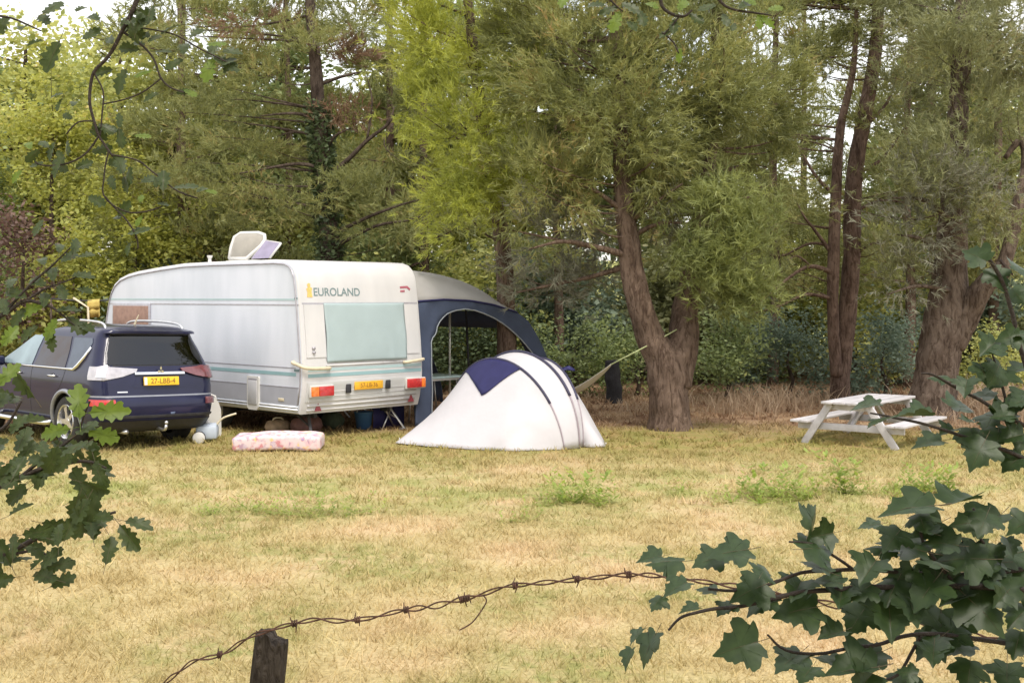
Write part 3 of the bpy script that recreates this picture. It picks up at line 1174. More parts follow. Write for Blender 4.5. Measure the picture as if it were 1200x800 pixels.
# ================================================================== AWNING
def make_awning():
    t = thing('awning', 'caravan awning with curved grey roof and dark blue arched end wall', 'awning', VO, VA)
    x0 = VW + .01
    Y0, Y1 = .17, 3.6

    def edge_z(x):       # the lower edge of the grey roof at the end wall
        return float(np.interp(x, [x0, 2.9, 3.5, 4.05, 4.62], [1.99, 2.02, 2.00, 1.93, 1.80]))

    def top_z(x):        # the crown of the roof
        u = (x - x0) / (4.62 - x0)
        return 2.50 - .08 * u - .52 * u ** 2.6 - .0 * math.sin(math.pi * u)
    mb = MB()
    xs = [x0 + (4.62 - x0) * i / 24 for i in range(25)]
    rows = []
    for s in (0, .12, .3, .5, .7, .85, 1.0):        # end slope
        rows.append([(x, Y0 + .62 * s * (1 - .45 * math.sin(math.pi * (x - x0) / 4.62)), edge_z(x) + (top_z(x) - edge_z(x)) * (s ** .8) - .05 * math.sin(math.pi * s) * math.sin(math.pi * (x - x0) / (4.62 - x0))) for x in xs])
    for s in range(1, 14):
        y = Y0 + .62 + (Y1 - Y0 - .62) * s / 13
        rows.append([(x, y, top_z(x) - .03 * abs(math.sin(s * math.pi / 4.3)) * math.sin(math.pi * (x - x0) / (4.62 - x0)) + .015 * mnoise.noise((x * 2, y * 2, 0))) for x in xs])
    mb.grid(rows, thick=.008)
    mb.build('roof', M['awn_roof'], t)
    # dark piping between roof and wall
    mb = MB()
    mb.tube([(x, Y0 - .008, edge_z(x) - .01) for x in xs], .016, 6)
    mb.build('piping', M['navy'], t)
    # end wall with the arch cut out: outer boundary to arch boundary, as a strip
    def W(px, py):
        x, z = van_rear(px, py, Y0)
        return (x, z)
    outer = [W(494, 505), (x0, .9), (x0, 1.99)] + [(x, edge_z(x) - .012) for x in xs[1:]] + [W(619, 376), W(630, 394), W(638, 411), W(645, 430), W(650, 455), W(655, 485), W(658, 507)]
    outer[0] = (x0 - .02, .02)
    inner = [W(507, 505), W(506, 480), W(506.5, 455), W(505.5, 430), W(505.5, 412), W(505, 401), W(507, 395), W(511, 391), W(512, 383), W(516, 375), W(523, 368), W(532, 364), W(545, 362), W(556, 363.5), W(566, 367), W(578, 372), W(590, 379.5), W(600, 387.5), W(611, 398), W(621, 410), W(631, 424), W(638, 440), W(643, 460), W(647, 485), W(650, 507)]

    def resample(pts, n):
        pts = [Vector(p) for p in pts]
        L = [0]
        for i in range(1, len(pts)):
            L.append(L[-1] + (pts[i] - pts[i - 1]).length)
        return [(float(np.interp(L[-1] * k / n, L, [p.x for p in pts])), float(np.interp(L[-1] * k / n, L, [p.y for p in pts]))) for k in range(n + 1)]
    def resample_match(a, b, n):
        return resample(a, n), resample(b, n)
    # match piecewise: left column, top, right leg
    iu = inner.index(inner[8])
    segs = [(outer[0:3], inner[0:9]), (outer[2:27], inner[8:20]), (outer[26:], inner[19:])]
    rows_o, rows_i = [], []
    for so, si in segs:
        a, b = resample(so, 24), resample(si, 24)
        rows_o += a if not rows_o else a[1:]
        rows_i += b if not rows_i else b[1:]
    rows = []
    for s in range(7):
        u = s / 6
        r = []
        for a, b in zip(rows_o, rows_i):
            x, z = a[0] + (b[0] - a[0]) * u, max(.01, a[1] + (b[1] - a[1]) * u)
            r.append((x, Y0 + .02 * math.sin(math.pi * u) * mnoise.noise((x * 5, z * 2.5, 0)) * 2, z))
        rows.append(r)
    mb = MB()
    mb.grid(rows, thick=.006)
    mb.build('end_wall', M['awn_blue'], t)
    mb = MB()
    mb.tube([(x, Y0 - .004, max(.02, z)) for x, z in rows_i], .011, 6)
    mb.build('hem', M['awn_hem'], t)
    # gathered skirt beside the caravan
    mb = MB()
    rows = []
    for i in range(9):
        z = .02 + 1.94 * i / 8
        rows.append([(x0 + .02 + .30 * j / 14 * (1.15 - .35 * i / 8) - .25 * (i == 0) * 0, Y0 + .05 + .035 * math.sin(j * 1.9 + i * .3), z) for j in range(15)])
    mb.grid(rows, thick=.005)
    mb.build('curtain', M['awn_blue'], t)
    # skirt under the caravan's floor
    mb = MB()
    rows = [[(x0 - .62 + .62 * j / 8, Y0 + .30 + .02 * math.sin(j * 2.1), .01 + .36 * i) for j in range(9)] for i in range(2)]
    mb.grid(rows, thick=.005)
    mb.build('draught_skirt', M['navy'], t)
    # front and far walls
    mb = MB()
    rows = []
    for i in range(13):
        u = i / 12
        z = 1.80 * (1 - u) + .02 * u
        x = 4.62 + .95 * math.sin(u * math.pi / 2) ** 1.1
        rows.append([(x, Y0 + (Y1 - Y0) * j / 12 + 0, z) for j in range(13)])
    # front wall: rolled up at its middle -> two side strips only
    mb.grid([r[:2] for r in rows], thick=.006)
    mb.grid([r[-3:] for r in rows], thick=.006)
    mb.grid([r for r in rows[:3]], thick=.006)
    mb.build('front_wall', M['awn_blue'], t)
    # poles
    xq, zq = van_rear(577, 372, 1.2)
    for (x, y, lean, m) in ((3.78, .95, 0, M['pole']), (4.5, 1.3, .25, M['dark']), (4.62, 3.55, .1, M['pole'])):
        mb = MB()
        p0 = Vector((x, y, top_z(min(4.6, x)) - .03))
        mb.tube([p0, Vector((x + lean * .5, y, .0))], .02, 8)
        mb.build('pole', m, t)
    for y in (Y0 + .62, 2.1, Y1):
        mb = MB()
        mb.tube([(x, y, top_z(x) - .04) for x in xs], .016, 6)
        mb.build('roof_pole', M['dark'], t)


make_awning()


def van_local(x, y, z=0):
    return VO + VU * x + VV * y + Vector((0, 0, z))


# ------------------------------------------------------------------ things in and under the caravan and awning
def camp_table():
    t = thing('camping_table', 'folding camping table with a pale teal top inside the awning', 'table', van_local(3.35, 1.15), VA)
    mb = MB()
    mb.box((0, 0, .70), (1.35, .75, .035), bev=.01)
    mb.build('tabletop', M['pale_teal'], t, 40)
    mb = MB()
    mb.box((0, 0, .66), (1.2, .6, .03))
    mb.build('frame', M['alu'], t)
    for sx in (-1, 1):
        for sy in (-1, 1):
            mb = MB()
            mb.tube([(sx * .5, sy * .28, .66), (sx * .62, sy * .33, 0)], .016, 8)
            mb.build('leg', M['alu'], t)


def camp_chair(x, y, rz, label, m):
    t = thing('camping_chair', label, 'chair', van_local(x, y), VA + rz, 'chairs inside the awning')
    mb = MB()
    rows = [[(-.24 + .48 * j / 6, -.24 + .46 * i / 6, .43 - .035 * math.sin(math.pi * j / 6)) for j in range(7)] for i in range(7)]
    mb.grid(rows, thick=.012)
    mb.build('seat', m, t)
    mb = MB()
    rows = [[(-.24 + .48 * j / 6, .24 + .16 * i / 6, .47 + .50 * i / 6) for j in range(7)] for i in range(7)]
    mb.grid(rows, thick=.012)
    mb.build('backrest', m, t)
    for sx in (-1, 1):
        mb = MB()
        mb.tube([(sx * .26, -.26, .42), (sx * .26, .26, .0)], .012, 6)
        mb.build('leg', M['alu'], t)
        mb = MB()
        mb.tube([(sx * .26, -.26, .0), (sx * .26, .24, .45), (sx * .26, .40, .98)], .012, 6)
        mb.build('leg', M['alu'], t)
        mb = MB()
        mb.box((sx * .27, 0, .63), (.045, .42, .025), bev=.008)
        mb.build('armrest', M['black'], t)


def duffel(x, y, L, r, rz, m, label, cat='bag', name='travel_bag'):
    t = thing(name, label, cat, van_local(x, y), VA + rz)
    mb = MB()
    n = 18
    V = []
    for i in range(13):
        u = -1 + 2 * i / 12
        rr = r * (1 - abs(u) ** 5) ** .5 if abs(u) < 1 else .01
        for k in range(n):
            a = 2 * math.pi * k / n
            q = 1 + .10 * mnoise.noise((u * 3 + x, math.cos(a) * 2, math.sin(a) * 2))
            V.append((u * L / 2, math.cos(a) * rr * q * 1.1, max(.0, r * .9 + math.sin(a) * rr * q)))
    Fs = [(i * n + k, i * n + (k + 1) % n, (i + 1) * n + (k + 1) % n, (i + 1) * n + k) for i in range(12) for k in range(n)]
    Fs += [tuple(range(n - 1, -1, -1)), tuple(12 * n + k for k in range(n))]
    mb.add(V, Fs, 0, True)
    mb.build('bag_body', m, t)
    mb = MB()
    p, q = smooth_path([(Vector((-L * .2, -.02, r * 1.85)), .012), (Vector((-L * .12, -.03, r * 2.2)), .012), (Vector((L * .12, -.03, r * 2.2)), .012), (Vector((L * .2, -.02, r * 1.85)), .012)])
    mb.tube(p, q, 6)
    mb.build('strap', M['beige'], t)


camp_table()
camp_chair(2.75, 2.4, R(190), 'camping chair with a pink seat at the caravan side of the awning', pm('chair_pink', (.45, .22, .25), .8, 0, .2, 25))
camp_chair(4.0, 2.3, R(150), 'camping chair with a tan seat towards the open front of the awning', pm('chair_tan', (.38, .28, .18), .8, 0, .2, 25))
duffel(.62, .75, .55, .14, .2, pm('bag_maroon', (.14, .07, .065), .8, 0, .2, 14, bump=.4), 'brownish red holdall lying under the rear of the caravan')
duffel(1.35, 1.05, .42, .14, 1.2, pm('bag_green', (.06, .08, .05), .8, 0, .2, 14, bump=.4), 'dark green bag with a beige strap under the middle of the caravan')
duffel(.42, 1.2, .40, .10, -.4, pm('bag_tan', (.40, .29, .20), .8, 0, .2, 14, bump=.4), 'tan rolled bag under the caravan behind the flowered cushion')


def bucket(x, y, label, m):
    t = thing('bucket', label, 'bucket', van_local(x, y), VA)
    mb = MB()
    mb.lathe([(0, 0), (.11, 0), (.145, .25), (.155, .255), (.155, .27), (.14, .27), (.105, .02), (0, .02)], 24)
    mb.build('pail', m, t)
    mb = MB()
    mb.tube([(.15 * math.cos(a), .10 * math.sin(a) * 0 - .02, .26 + .13 * math.sin(a)) for a in [math.pi * i / 12 for i in range(13)]], .006, 6)
    mb.build('handle', M['alu'], t)


bucket(1.62, .62, 'round blue bucket standing under the rear of the caravan', pm('bucket_blue', (.05, .13, .28), .4, 0, .1, 9))


def trestle(x, y):
    t = thing('folding_stool', 'folded grey metal stool with crossed legs under the caravan corner', 'stool', van_local(x, y), VA + .3)
    for s in (-1, 1):
        for d in (0, .16):
            mb = MB()
            mb.tube([(s * .17, d, .0), (-s * .13, d, .36)], .014, 6)
            mb.build('leg', M['alu'], t)
    mb = MB()
    mb.box((0, .08, .36), (.30, .22, .02), bev=.006)
    mb.build('seat', M['white_pl'], t)


trestle(1.95, .42)


# wheeled waste tank and its white water can
def waste_tank():
    o = P(243, 517, 16.9)
    t = thing('waste_tank', 'pale grey wheeled waste water tank lying by the tow ball of the dark car', 'water tank', (o.x, o.y, 0), R(10))
    mb = MB()
    mb.box((0, 0, .15), (.30, .34, .20), bev=.05)
    mb.box((.04, 0, .235), (.20, .26, .06), bev=.025)
    mb.build('tank', pm('tank_grey', (.44, .50, .58), .45, 0, .06, 8), t, 40)
    for s in (-1, 1):
        mb = MB()
        Mx = Matrix.Translation((-.10, s * .20, .085)) @ Matrix.Rotation(R(90), 4, 'X')
        mb.lathe([(0, -.03), (.07, -.03), (.085, -.02), (.085, .02), (.07, .03), (0, .03)], 24, Mx)
        w = mb.build('wheel', M['white_pl'], t, 40)
        mb = MB()
        mb.lathe([(.086, -.022), (.092, -.02), (.092, .02), (.086, .022)], 24, Mx)
        mb.build('tyre', M['tyre'], w)
    mb = MB()
    p, r = smooth_path([(Vector((.12, -.02, .24)), .014), (Vector((.22, -.02, .34)), .014), (Vector((.40, -.02, .40)), .014)])
    mb.tube(p, r, 8)
    mb.build('handle', M['beige'], t)
    mb = MB()
    mb.lathe([(0, .26), (.04, .26), (.04, .31), (0, .31)], 16)
    mb.build('filler_cap', M['white_pl'], t)


def water_can():
    o = P(249, 509, 17.6)
    t = thing('water_can', 'upright white plastic water can between the dark car and the caravan', 'jerrycan', (o.x, o.y, 0), R(30))
    mb = MB()
    prof = [(a * .72, b) for a, b in [(-.13, 0), (.13, 0), (.15, .05), (.14, .40), (.08, .52), (-.02, .58), (-.10, .56), (-.14, .42), (-.15, .05)]]
    Mx = Matrix(((1, 0, 0, 0), (0, 0, 1, -.09), (0, 1, 0, 0), (0, 0, 0, 1)))
    mb.prism(prof, .18, Mx)
    o2 = mb.build('can_body', M['white_pl'], t)
    mb = MB()
    mb.tube([(-.06, 0, .56), (-.03, 0, .62), (.04, 0, .59), (.06, 0, .50)], .015, 8)
    mb.build('handle', M['white_pl'], t)


waste_tank()
water_can()


# flowered cushion block lying on the grass
def floral_mat():
    m, nt, out = new_mat('flowered_cloth')
    L = nt.links.new
    tc = nt.nodes.new('ShaderNodeTexCoord')
    vo = nt.nodes.new('ShaderNodeTexVoronoi')
    vo.inputs['Scale'].default_value = 16
    L(tc.outputs['Object'], vo.inputs['Vector'])
    nz = nt.nodes.new('ShaderNodeTexNoise')
    nz.inputs['Scale'].default_value = 13
    nz.inputs['Detail'].default_value = 3
    L(tc.outputs['Object'], nz.inputs['Vector'])
    hs = nt.nodes.new('ShaderNodeValToRGB')
    e = hs.color_ramp.elements
    e[0].position, e[0].color = 0, (.52, .22, .24, 1)
    e[1].position, e[1].color = 1, (.16, .30, .20, 1)
    for p_, c_ in ((.25, (.70, .42, .46, 1)), (.45, (.36, .26, .42, 1)), (.62, (.72, .48, .22, 1)), (.8, (.42, .28, .36, 1))):
        k = e.new(p_)
        k.color = c_
    hs.color_ramp.interpolation = 'CONSTANT'
    sp = nt.nodes.new('ShaderNodeSeparateColor')
    L(vo.outputs['Color'], sp.inputs[0])
    L(sp.outputs[0], hs.inputs['Fac'])
    r2 = nt.nodes.new('ShaderNodeValToRGB')
    r2.color_ramp.elements[0].position, r2.color_ramp.elements[1].position = .46, .60
    L(nz.outputs['Fac'], r2.inputs['Fac'])
    mx = nt.nodes.new('ShaderNodeMixRGB')
    L(r2.outputs['Color'], mx.inputs[0])
    mx.inputs[1].default_value = (.64, .53, .54, 1)
    L(hs.outputs['Color'], mx.inputs[2])
    b = nt.nodes.new('ShaderNodeBsdfPrincipled')
    b.inputs['Roughness'].default_value = .8
    L(mx.outputs[0], b.inputs['Base Color'])
    L(b.outputs[0], out.inputs['Surface'])
    return m


def cushion():
    o = G(322, 15.75)
    bm = bmesh.new()
    bmesh.ops.create_cube(bm, size=1)
    for v in bm.verts:
        v.co = Vector((v.co.x * 1.16, v.co.y * .62, v.co.z * .19))
    bmesh.ops.bevel(bm, geom=list(bm.edges), offset=.045, segments=3, profile=.6, affect='EDGES')
    bmesh.ops.subdivide_edges(bm, edges=[e for e in bm.edges if e.calc_length() > .2], cuts=14, use_grid_fill=True)
    for v in bm.verts:
        n = mnoise.noise(v.co * 5) * .014
        v.co += Vector((n * .6, n * .6, n + .02 * (1 - (v.co.x / .58) ** 2)))
    for f in bm.faces:
        f.smooth = True
    me = bpy.data.meshes.new('cushion')
    bm.to_mesh(me)
    bm.free()
    c = link('mattress', me, None, [floral_mat()])
    c.location = (o.x, o.y + .3, o.z + .10)
    c.rotation_euler = (0, 0, R(3))
    tag(c, 'pink flowered cushion mattress lying on the grass beside the caravan', 'mattress')


cushion()


# ================================================================== CAR
def make_car():
    A = R(46)
    W2, RW = .90, 1.00                     # half width, rear overhang to wheel centre
    u, v = Vector((math.cos(A), math.sin(A), 0)), Vector((-math.sin(A), math.cos(A), 0))
    lw = Vector(((84 - 600) / F * 16.2, 16.2, 0))       # left rear wheel contact
    org = lw - v * RW + u * (W2 - .12)
    t = thing('parked_car', 'dark blue estate car with silver roof rails parked with its tail by the caravan', 'car', org, A)
    t.rotation_euler = (R(0), R(1.6), A)
    # slices: z, half width, rear y, front y, rear corner radius
    S = [(.24, .78, .20, 4.30, .20), (.30, .83, .10, 4.45, .24), (.40, .868, .03, 4.54, .27), (.52, .885, .005, 4.58, .28), (.60, .892, .0, 4.60, .28), (.66, .894, .012, 4.60, .28), (.72, .895, .05, 4.58, .26), (.82, .898, .07, 4.54, .24), (.90, .896, .08, 4.48, .24), (.97, .888, .095, 4.30, .23),
         (1.02, .878, .11, 3.72, .22), (1.06, .868, .125, 3.42, .21), (1.12, .848, .15, 3.28, .20), (1.22, .812, .20, 3.08, .19), (1.34, .768, .262, 2.84, .18), (1.46, .722, .325, 2.58, .18), (1.53, .692, .345, 2.38, .18), (1.58, .66, .335, 2.18, .19), (1.62, .61, .37, 1.98, .22), (1.645, .54, .46, 1.8, .25), (1.66, .42, .62, 1.6, .25)]
    zs = [s[0] for s in S]

    def par(z):
        return [float(np.interp(z, zs, [s[k] for s in S])) for k in (1, 2, 3, 4)]
    BOW = .05

    def pt(s, z, off=0.0):
        """point on the skin: s runs from the rear centre along the outline, + to the right, - to the left"""
        hw, yr, yf, rr = par(z)
        sg = 1 if s >= 0 else -1
        q = abs(s)
        l1 = hw - rr
        l2 = rr * math.pi / 2
        if q <= l1:
            x, y, nx, ny = q, yr + BOW * (q / hw) ** 2, 0, -1
        elif q <= l1 + l2:
            a = (q - l1) / rr
            x, y = l1 + rr * math.sin(a), yr + rr - rr * math.cos(a) + BOW * (l1 / hw) ** 2
            nx, ny = math.sin(a), -math.cos(a)
        else:
            y0 = yr + rr + BOW * (l1 / hw) ** 2
            y = y0 + q - l1 - l2
            f = (y - 3.2) / 1.4
            x = hw * (1 - .10 * max(0, f) ** 2.2)
            nx, ny = 1, 0
        return Vector((sg * (x + nx * off), y + ny * off, z))

    def s_y(y, z):
        """|s| of the side point with this y"""
        hw, yr, yf, rr = par(z)
        l1 = hw - rr
        return l1 + rr * math.pi / 2 + (y - (yr + rr + BOW * (l1 / hw) ** 2))

    def s_c(z, frac):
        """|s| a fraction of the way round the rear corner"""
        hw, yr, yf, rr = par(z)
        return hw - rr + rr * math.pi / 2 * frac
    # body loft
    zl = []
    for i in range(len(zs) - 1):
        zl += [zs[i], (zs[i] + zs[i + 1]) / 2]
    zl.append(zs[-1])
    bm = bmesh.new()
    rings = []
    for z in zl:
        hw, yr, yf, rr = par(z)
        ring = []
        l1 = hw - rr
        yfr = yf - .35
        smax = s_y(yfr, z)
        ss = [l1 * i / 8 for i in range(8)] + [l1 + rr * math.pi / 2 * i / 8 for i in range(8)] + [s_c(z, 1) + (smax - s_c(z, 1)) * i / 24 for i in range(25)]
        half = [pt(s, z) for s in ss]
        end = half[-1]
        fx = end.x
        for i in range(1, 7):
            a = math.pi / 2 * i / 6
            half.append(Vector((fx - .30 * (1 - math.cos(a)), end.y + .35 * math.sin(a) * (1 if z < 1.0 else .8), z)))
        right = half
        left = [Vector((-p.x, p.y, p.z)) for p in reversed(half[1:])]
        ring = [bm.verts.new(p) for p in right + left]
        rings.append(ring)
    n = len(rings[0])
    for i in range(len(rings) - 1):
        for k in range(n):
            bm.faces.new((rings[i][k], rings[i][(k + 1) % n], rings[i + 1][(k + 1) % n], rings[i + 1][k]))
    bm.faces.new(list(reversed(rings[0])))
    # roof cap, slightly domed
    top = rings[-1]
    cen = Vector((0, 1.4, 1.672))
    prev = top
    for f_ in (.55,):
        ring = [bm.verts.new(cen + (v_.co - cen) * f_ + Vector((0, 0, .006))) for v_ in top]
        for k in range(n):
            bm.faces.new((prev[k], prev[(k + 1) % n], ring[(k + 1) % n], ring[k]))
        prev = ring
    bm.faces.new(prev)
    bmesh.ops.recalc_face_normals(bm, faces=bm.faces)
    for f in bm.faces:
        f.smooth = True
    me = bpy.data.meshes.new('body')
    bm.to_mesh(me)
    bm.free()
    me.materials.append(M['car'])
    tmp = bpy.data.objects.new('tmp', me)
    COL.objects.link(tmp)
    FW = RW + 2.67
    cut = MB()
    for y in (RW, FW):
        for sx in (-1, 1):
            Mx = Matrix.Translation((sx * .86, y, .345)) @ Matrix.Rotation(R(90), 4, 'Y')
            cut.lathe([(0, -.22), (.395, -.22), (.395, .22), (0, .22)], 40, Mx, smooth=False)
    cme = cut.mesh('cut')
    bmc = bmesh.new()
    bmc.from_mesh(cme)
    bmesh.ops.remove_doubles(bmc, verts=bmc.verts, dist=1e-5)
    bmesh.ops.recalc_face_normals(bmc, faces=bmc.faces)
    bmc.to_mesh(cme)
    bmc.free()
    cme.materials.append(M['black'])
    co = bpy.data.objects.new('cut', cme)
    COL.objects.link(co)
    md = tmp.modifiers.new('b', 'BOOLEAN')
    md.operation = 'DIFFERENCE'
    md.object = co
    md.solver = 'EXACT'
    md.material_mode = 'TRANSFER'
    bpy.context.view_layer.update()
    dg = bpy.context.evaluated_depsgraph_get()
    me2 = bpy.data.meshes.new_from_object(tmp.evaluated_get(dg))
    bpy.data.objects.remove(tmp)
    bpy.data.objects.remove(co)
    body = link('body', me2, t)
    me2.set_sharp_from_angle(angle=R(32))

    def patch(name, m, rows, off, parent=t, cols=14, thick=0.0, sub=6):
        """rows: [(z, s0, s1)...] from bottom to top"""
        rr = []
        for i in range(len(rows) - 1):
            for k in range(sub):
                a = k / sub
                rr.append([rows[i][q] + (rows[i + 1][q] - rows[i][q]) * a for q in range(3)])
        rr.append(rows[-1])
        mb = MB()
        mb.grid([[pt(s0 + (s1 - s0) * j / cols, z, off) for j in range(cols + 1)] for z, s0, s1 in rr], thick=thick)
        return mb.build(name, m, parent, 50)
    # tailgate glass, with its dark surround
    hwz = lambda z, f: s_c(z, f)
    patch('rear_surround', M['black'], [(1.12, -s_c(1.12, .28), s_c(1.12, .28)), (1.30, -s_c(1.30, .34), s_c(1.30, .34)), (1.545, -s_c(1.545, .30), s_c(1.545, .30))], .002)
    patch('rear_window', glass_mat('rear_glass', (.02, .02, .025), .02), [(1.135, -s_c(1.135, .20), s_c(1.135, .20)), (1.30, -s_c(1.30, .27), s_c(1.30, .27)), (1.53, -s_c(1.53, .24), s_c(1.53, .24))], .008)
    # spoiler lip
    mb = MB()
    mb.grid([[pt(s, z, o_) for s in [(-1 + 2 * j / 20) * s_c(1.56, .55) for j in range(21)]] for z, o_ in ((1.545, .004), (1.552, .07), (1.585, .075), (1.61, .02), (1.62, -.01))], thick=.01)
    mb.build('spoiler', M['car'], t, 60)
    # rear lamps, wrapping the corner
    for sg in (-1, 1):
        rows = [(.94, sg * s_c(.94, 1.02), sg * s_c(.94, .35)), (.985, sg * s_c(.985, 1.05), sg * s_c(.985, -.35)), (1.045, sg * s_c(1.045, 1.05), sg * s_c(1.045, -.95)), (1.085, sg * s_c(1.085, 1.05), sg * s_c(1.085, -1.05)), (1.115, sg * s_c(1.115, 1.02), sg * s_c(1.115, .2))]
        hl = patch('tail_light', M['lens'] if sg < 0 else M['lens_red'], rows, .014, thick=.02)
        rows = [(.975, sg * s_c(.975, .62), sg * s_c(.975, .30)), (1.05, sg * s_c(1.05, .60), sg * s_c(1.05, .25)), (1.09, sg * s_c(1.09, .58), sg * s_c(1.09, .3))]
        patch('bulb_holder', M['chrome'], rows, .022, hl)
        rows = [(.60, sg * s_c(.60, .95), sg * s_c(.60, .1)), (.685, sg * s_c(.685, .95), sg * s_c(.685, .1))]
        patch('rear_reflector', M['red'] if sg < 0 else M['lens_red'], rows, .014, thick=.015)
    # plate recess, chrome bar, emblem, plate
    patch('plate_recess', M['car'], [(.83, -.40, .40), (.985, -.34, .34)], .003)
    patch('chrome_bar', M['chrome'], [(1.01, -.37, .37), (1.042, -.37, .37)], .03, thick=.03)
    e = MB()
    c0 = pt(0, 1.062, .04)
    r = .028
    Mx = Matrix.Translation(c0) @ Matrix(((1, 0, 0, 0), (0, 0, -1, 0), (0, 1, 0, 0), (0, 0, 0, 1)))
    for k in range(3):
        a = R(90 + 120 * k)
        d1 = Vector((math.cos(a), math.sin(a)))
        d2 = Vector((math.cos(a + R(90)), math.sin(a + R(90))))
        pts = [d1 * .003, d1 * r + d2 * r * .58, d1 * 2 * r, d1 * r - d2 * r * .58]
        e.prism([(p.x, p.y) for p in reversed(pts)], .012, Mx)
    e.build('emblem', M['chrome'], t)
    mb = MB()
    yp = pt(0, .92, .03).y
    mb.box((0, yp, .92), (.52, .02, .115), Matrix.Rotation(R(-8), 3, 'X'), bev=.004)
    pl = mb.build('number_plate', M['yellow'], t, 40)
    me_ = text_mesh('27-LBB-4', .10, .001, .98)
    me_.transform(Matrix(((1, 0, 0, .02), (0, .14, -1, yp - .013), (0, 1, 0, .92), (0, 0, 0, 1))))
    link('plate_text', me_, pl, [pm('plate_black', (.22, .11, .02), .5)])
    mb = MB()
    mb.box((-.235, yp - .011, .921), (.04, .003, .10), Matrix.Rotation(R(-8), 3, 'X'))
    mb.build('plate_band', M['blue_eu'], pl)
    # bumper lines, lower dark bumper, tow hook
    patch('bumper_ledge', M['clad'], [(.715, -s_c(.715, .9), s_c(.715, .9)), (.735, -s_c(.735, .9), s_c(.735, .9))], .006, cols=30)
    patch('bumper_insert', M['dark'], [(.44, -s_c(.44, .5), s_c(.44, .5)), (.47, -s_c(.47, .6), s_c(.47, .6))], .02, cols=30, thick=.02)
    patch('bumper_lower', M['black'], [(.25, -s_c(.25, .8), s_c(.25, .8)), (.40, -s_c(.40, .8), s_c(.40, .8))], .008, cols=30)
    patch('model_mark', M['chrome'], [(.775, -.62, -.48), (.79, -.62, -.48)], .006)
    mb = MB()
    mb.tube([(.0, .25, .30), (.0, .0, .27), (0, -.08, .28), (0, -.10, .34)], .022, 8)
    mb.lathe([(0, -.027), (.02, -.02), (.027, 0), (.02, .02), (0, .027)], 14, Matrix.Translation((0, -.10, .37)))
    mb.build('tow_ball', M['alu'], t)
    mb = MB()
    mb.lathe([(0, -.02), (.035, -.02), (.035, .0), (0, .0)], 16, Matrix.Translation(pt(.16, .50, .0)) @ Matrix.Rotation(R(90), 4, 'X'))
    mb.build('tow_socket', pm('socket_blue', (.20, .26, .42), .4), t)
    mb = MB()
    mb.tube([(-.45, .5, .24), (-.45, .12, .25)], .03, 10)
    mb.build('exhaust', M['alu'], t)
    # side windows, pillars, chrome waist line, handles
    for sg in (-1, 1):
        def sp(y, z):
            return sg * s_y(y, z)
        zb = 1.075
        patch('door_window', M['glass'], [(zb, sp(1.08, zb), sp(2.02, zb)), (1.30, sp(1.12, 1.30), sp(1.98, 1.30)), (1.49, sp(1.20, 1.49), sp(1.94, 1.49))], .006)
        patch('door_window', M['glass_skylit'], [(zb, sp(2.10, zb), sp(3.18, zb)), (1.30, sp(2.08, 1.30), sp(2.70, 1.30)), (1.49, sp(2.04, 1.49), sp(2.34, 1.49))], .006)
        patch('quarter_window', M['glass_q'], [(zb, sp(.80, zb), sp(1.02, zb)), (1.25, sp(.62, 1.25), sp(1.04, 1.25)), (1.42, sp(.55, 1.42), sp(1.10, 1.42)), (1.48, sp(.60, 1.48), sp(1.12, 1.48))], .006)
        mb = MB()
        pth = [pt(sp(3.3, 1.06), 1.06, .012), pt(sp(2.2, 1.058), 1.058, .012), pt(sp(1.0, 1.058), 1.058, .012), pt(sp(.80, 1.06), 1.06, .012), pt(sp(.72, 1.11), 1.11, .012), pt(sp(.62, 1.22), 1.22, .012), pt(sp(.53, 1.36), 1.36, .012)]
        mb.tube(pth, [.013, .013, .014, .022, .028, .026, .018], 8)
        mb.build('waist_trim', M['chrome'], t)
        for y in (1.40, 2.48):
            mb = MB()
            c = pt(sp(y, .945), .945, .0)
            mb.lathe([(0, .0), (.055, .0), (.05, -.003), (0, -.003)], 20, Matrix.Translation(c) @ Matrix.Rotation(R(90) * sg, 4, 'Y') @ Matrix.Diagonal((.7, 1.4, 1, 1)))
            hd = mb.build('door_handle', M['black'], t)
            mb = MB()
            mb.tube([pt(sp(y + .09, .95), .95, .005), pt(sp(y + .06, .95), .95, .04), pt(sp(y - .08, .95), .95, .04), pt(sp(y - .11, .95), .95, .005)], .013, 8)
            mb.build('grip', M['chrome'], hd)
        # door shut lines
        for y, z0, z1 in ((1.05, .72, 1.05), (2.06, .38, 1.05), (3.12, .45, 1.05)):
            mb = MB()
            mb.tube([pt(sp(y + (.22 * (1 - (z - z0) / (z1 - z0)) ** 2 if y < 1.1 else 0), z), z, -.001) for z in np.linspace(z0, z1, 10)], .005, 5)
            mb.build('shut_line', M['black'], t)
        # wheel arches, wheels
        for y in (RW, FW):
            mb = MB()
            pth = []
            for i in range(25):
                a = R(-14 + 208 * i / 24)
                z = .345 + .415 * math.sin(a)
                yy = y + .415 * math.cos(a)
                q = pt(sp(yy, max(.25, z)), max(.25, z), .004)
                pth.append(Vector((q.x, yy, z)))
            mb.tube(pth, .030, 8)
            mb.build('wheel_arch', M['clad'], t)
            mb = MB()
            Mx = Matrix.Translation((sg * .775, y, .345)) @ Matrix.Rotation(R(90) * sg, 4, 'Y')
            mb.lathe([(.23, -.11), (.31, -.115), (.345, -.085), (.35, 0), (.345, .085), (.31, .115), (.235, .105)], 40, Mx)
            w = mb.build('wheel', M['tyre'], t, 50)
            mb = MB()
            mb.lathe([(.238, .10), (.228, .112), (.215, .10), (.205, .02), (.205, -.10)], 40, Mx)
            mb.lathe([(0, .085), (.05, .082), (.062, .06), (.062, .02)], 20, Mx)
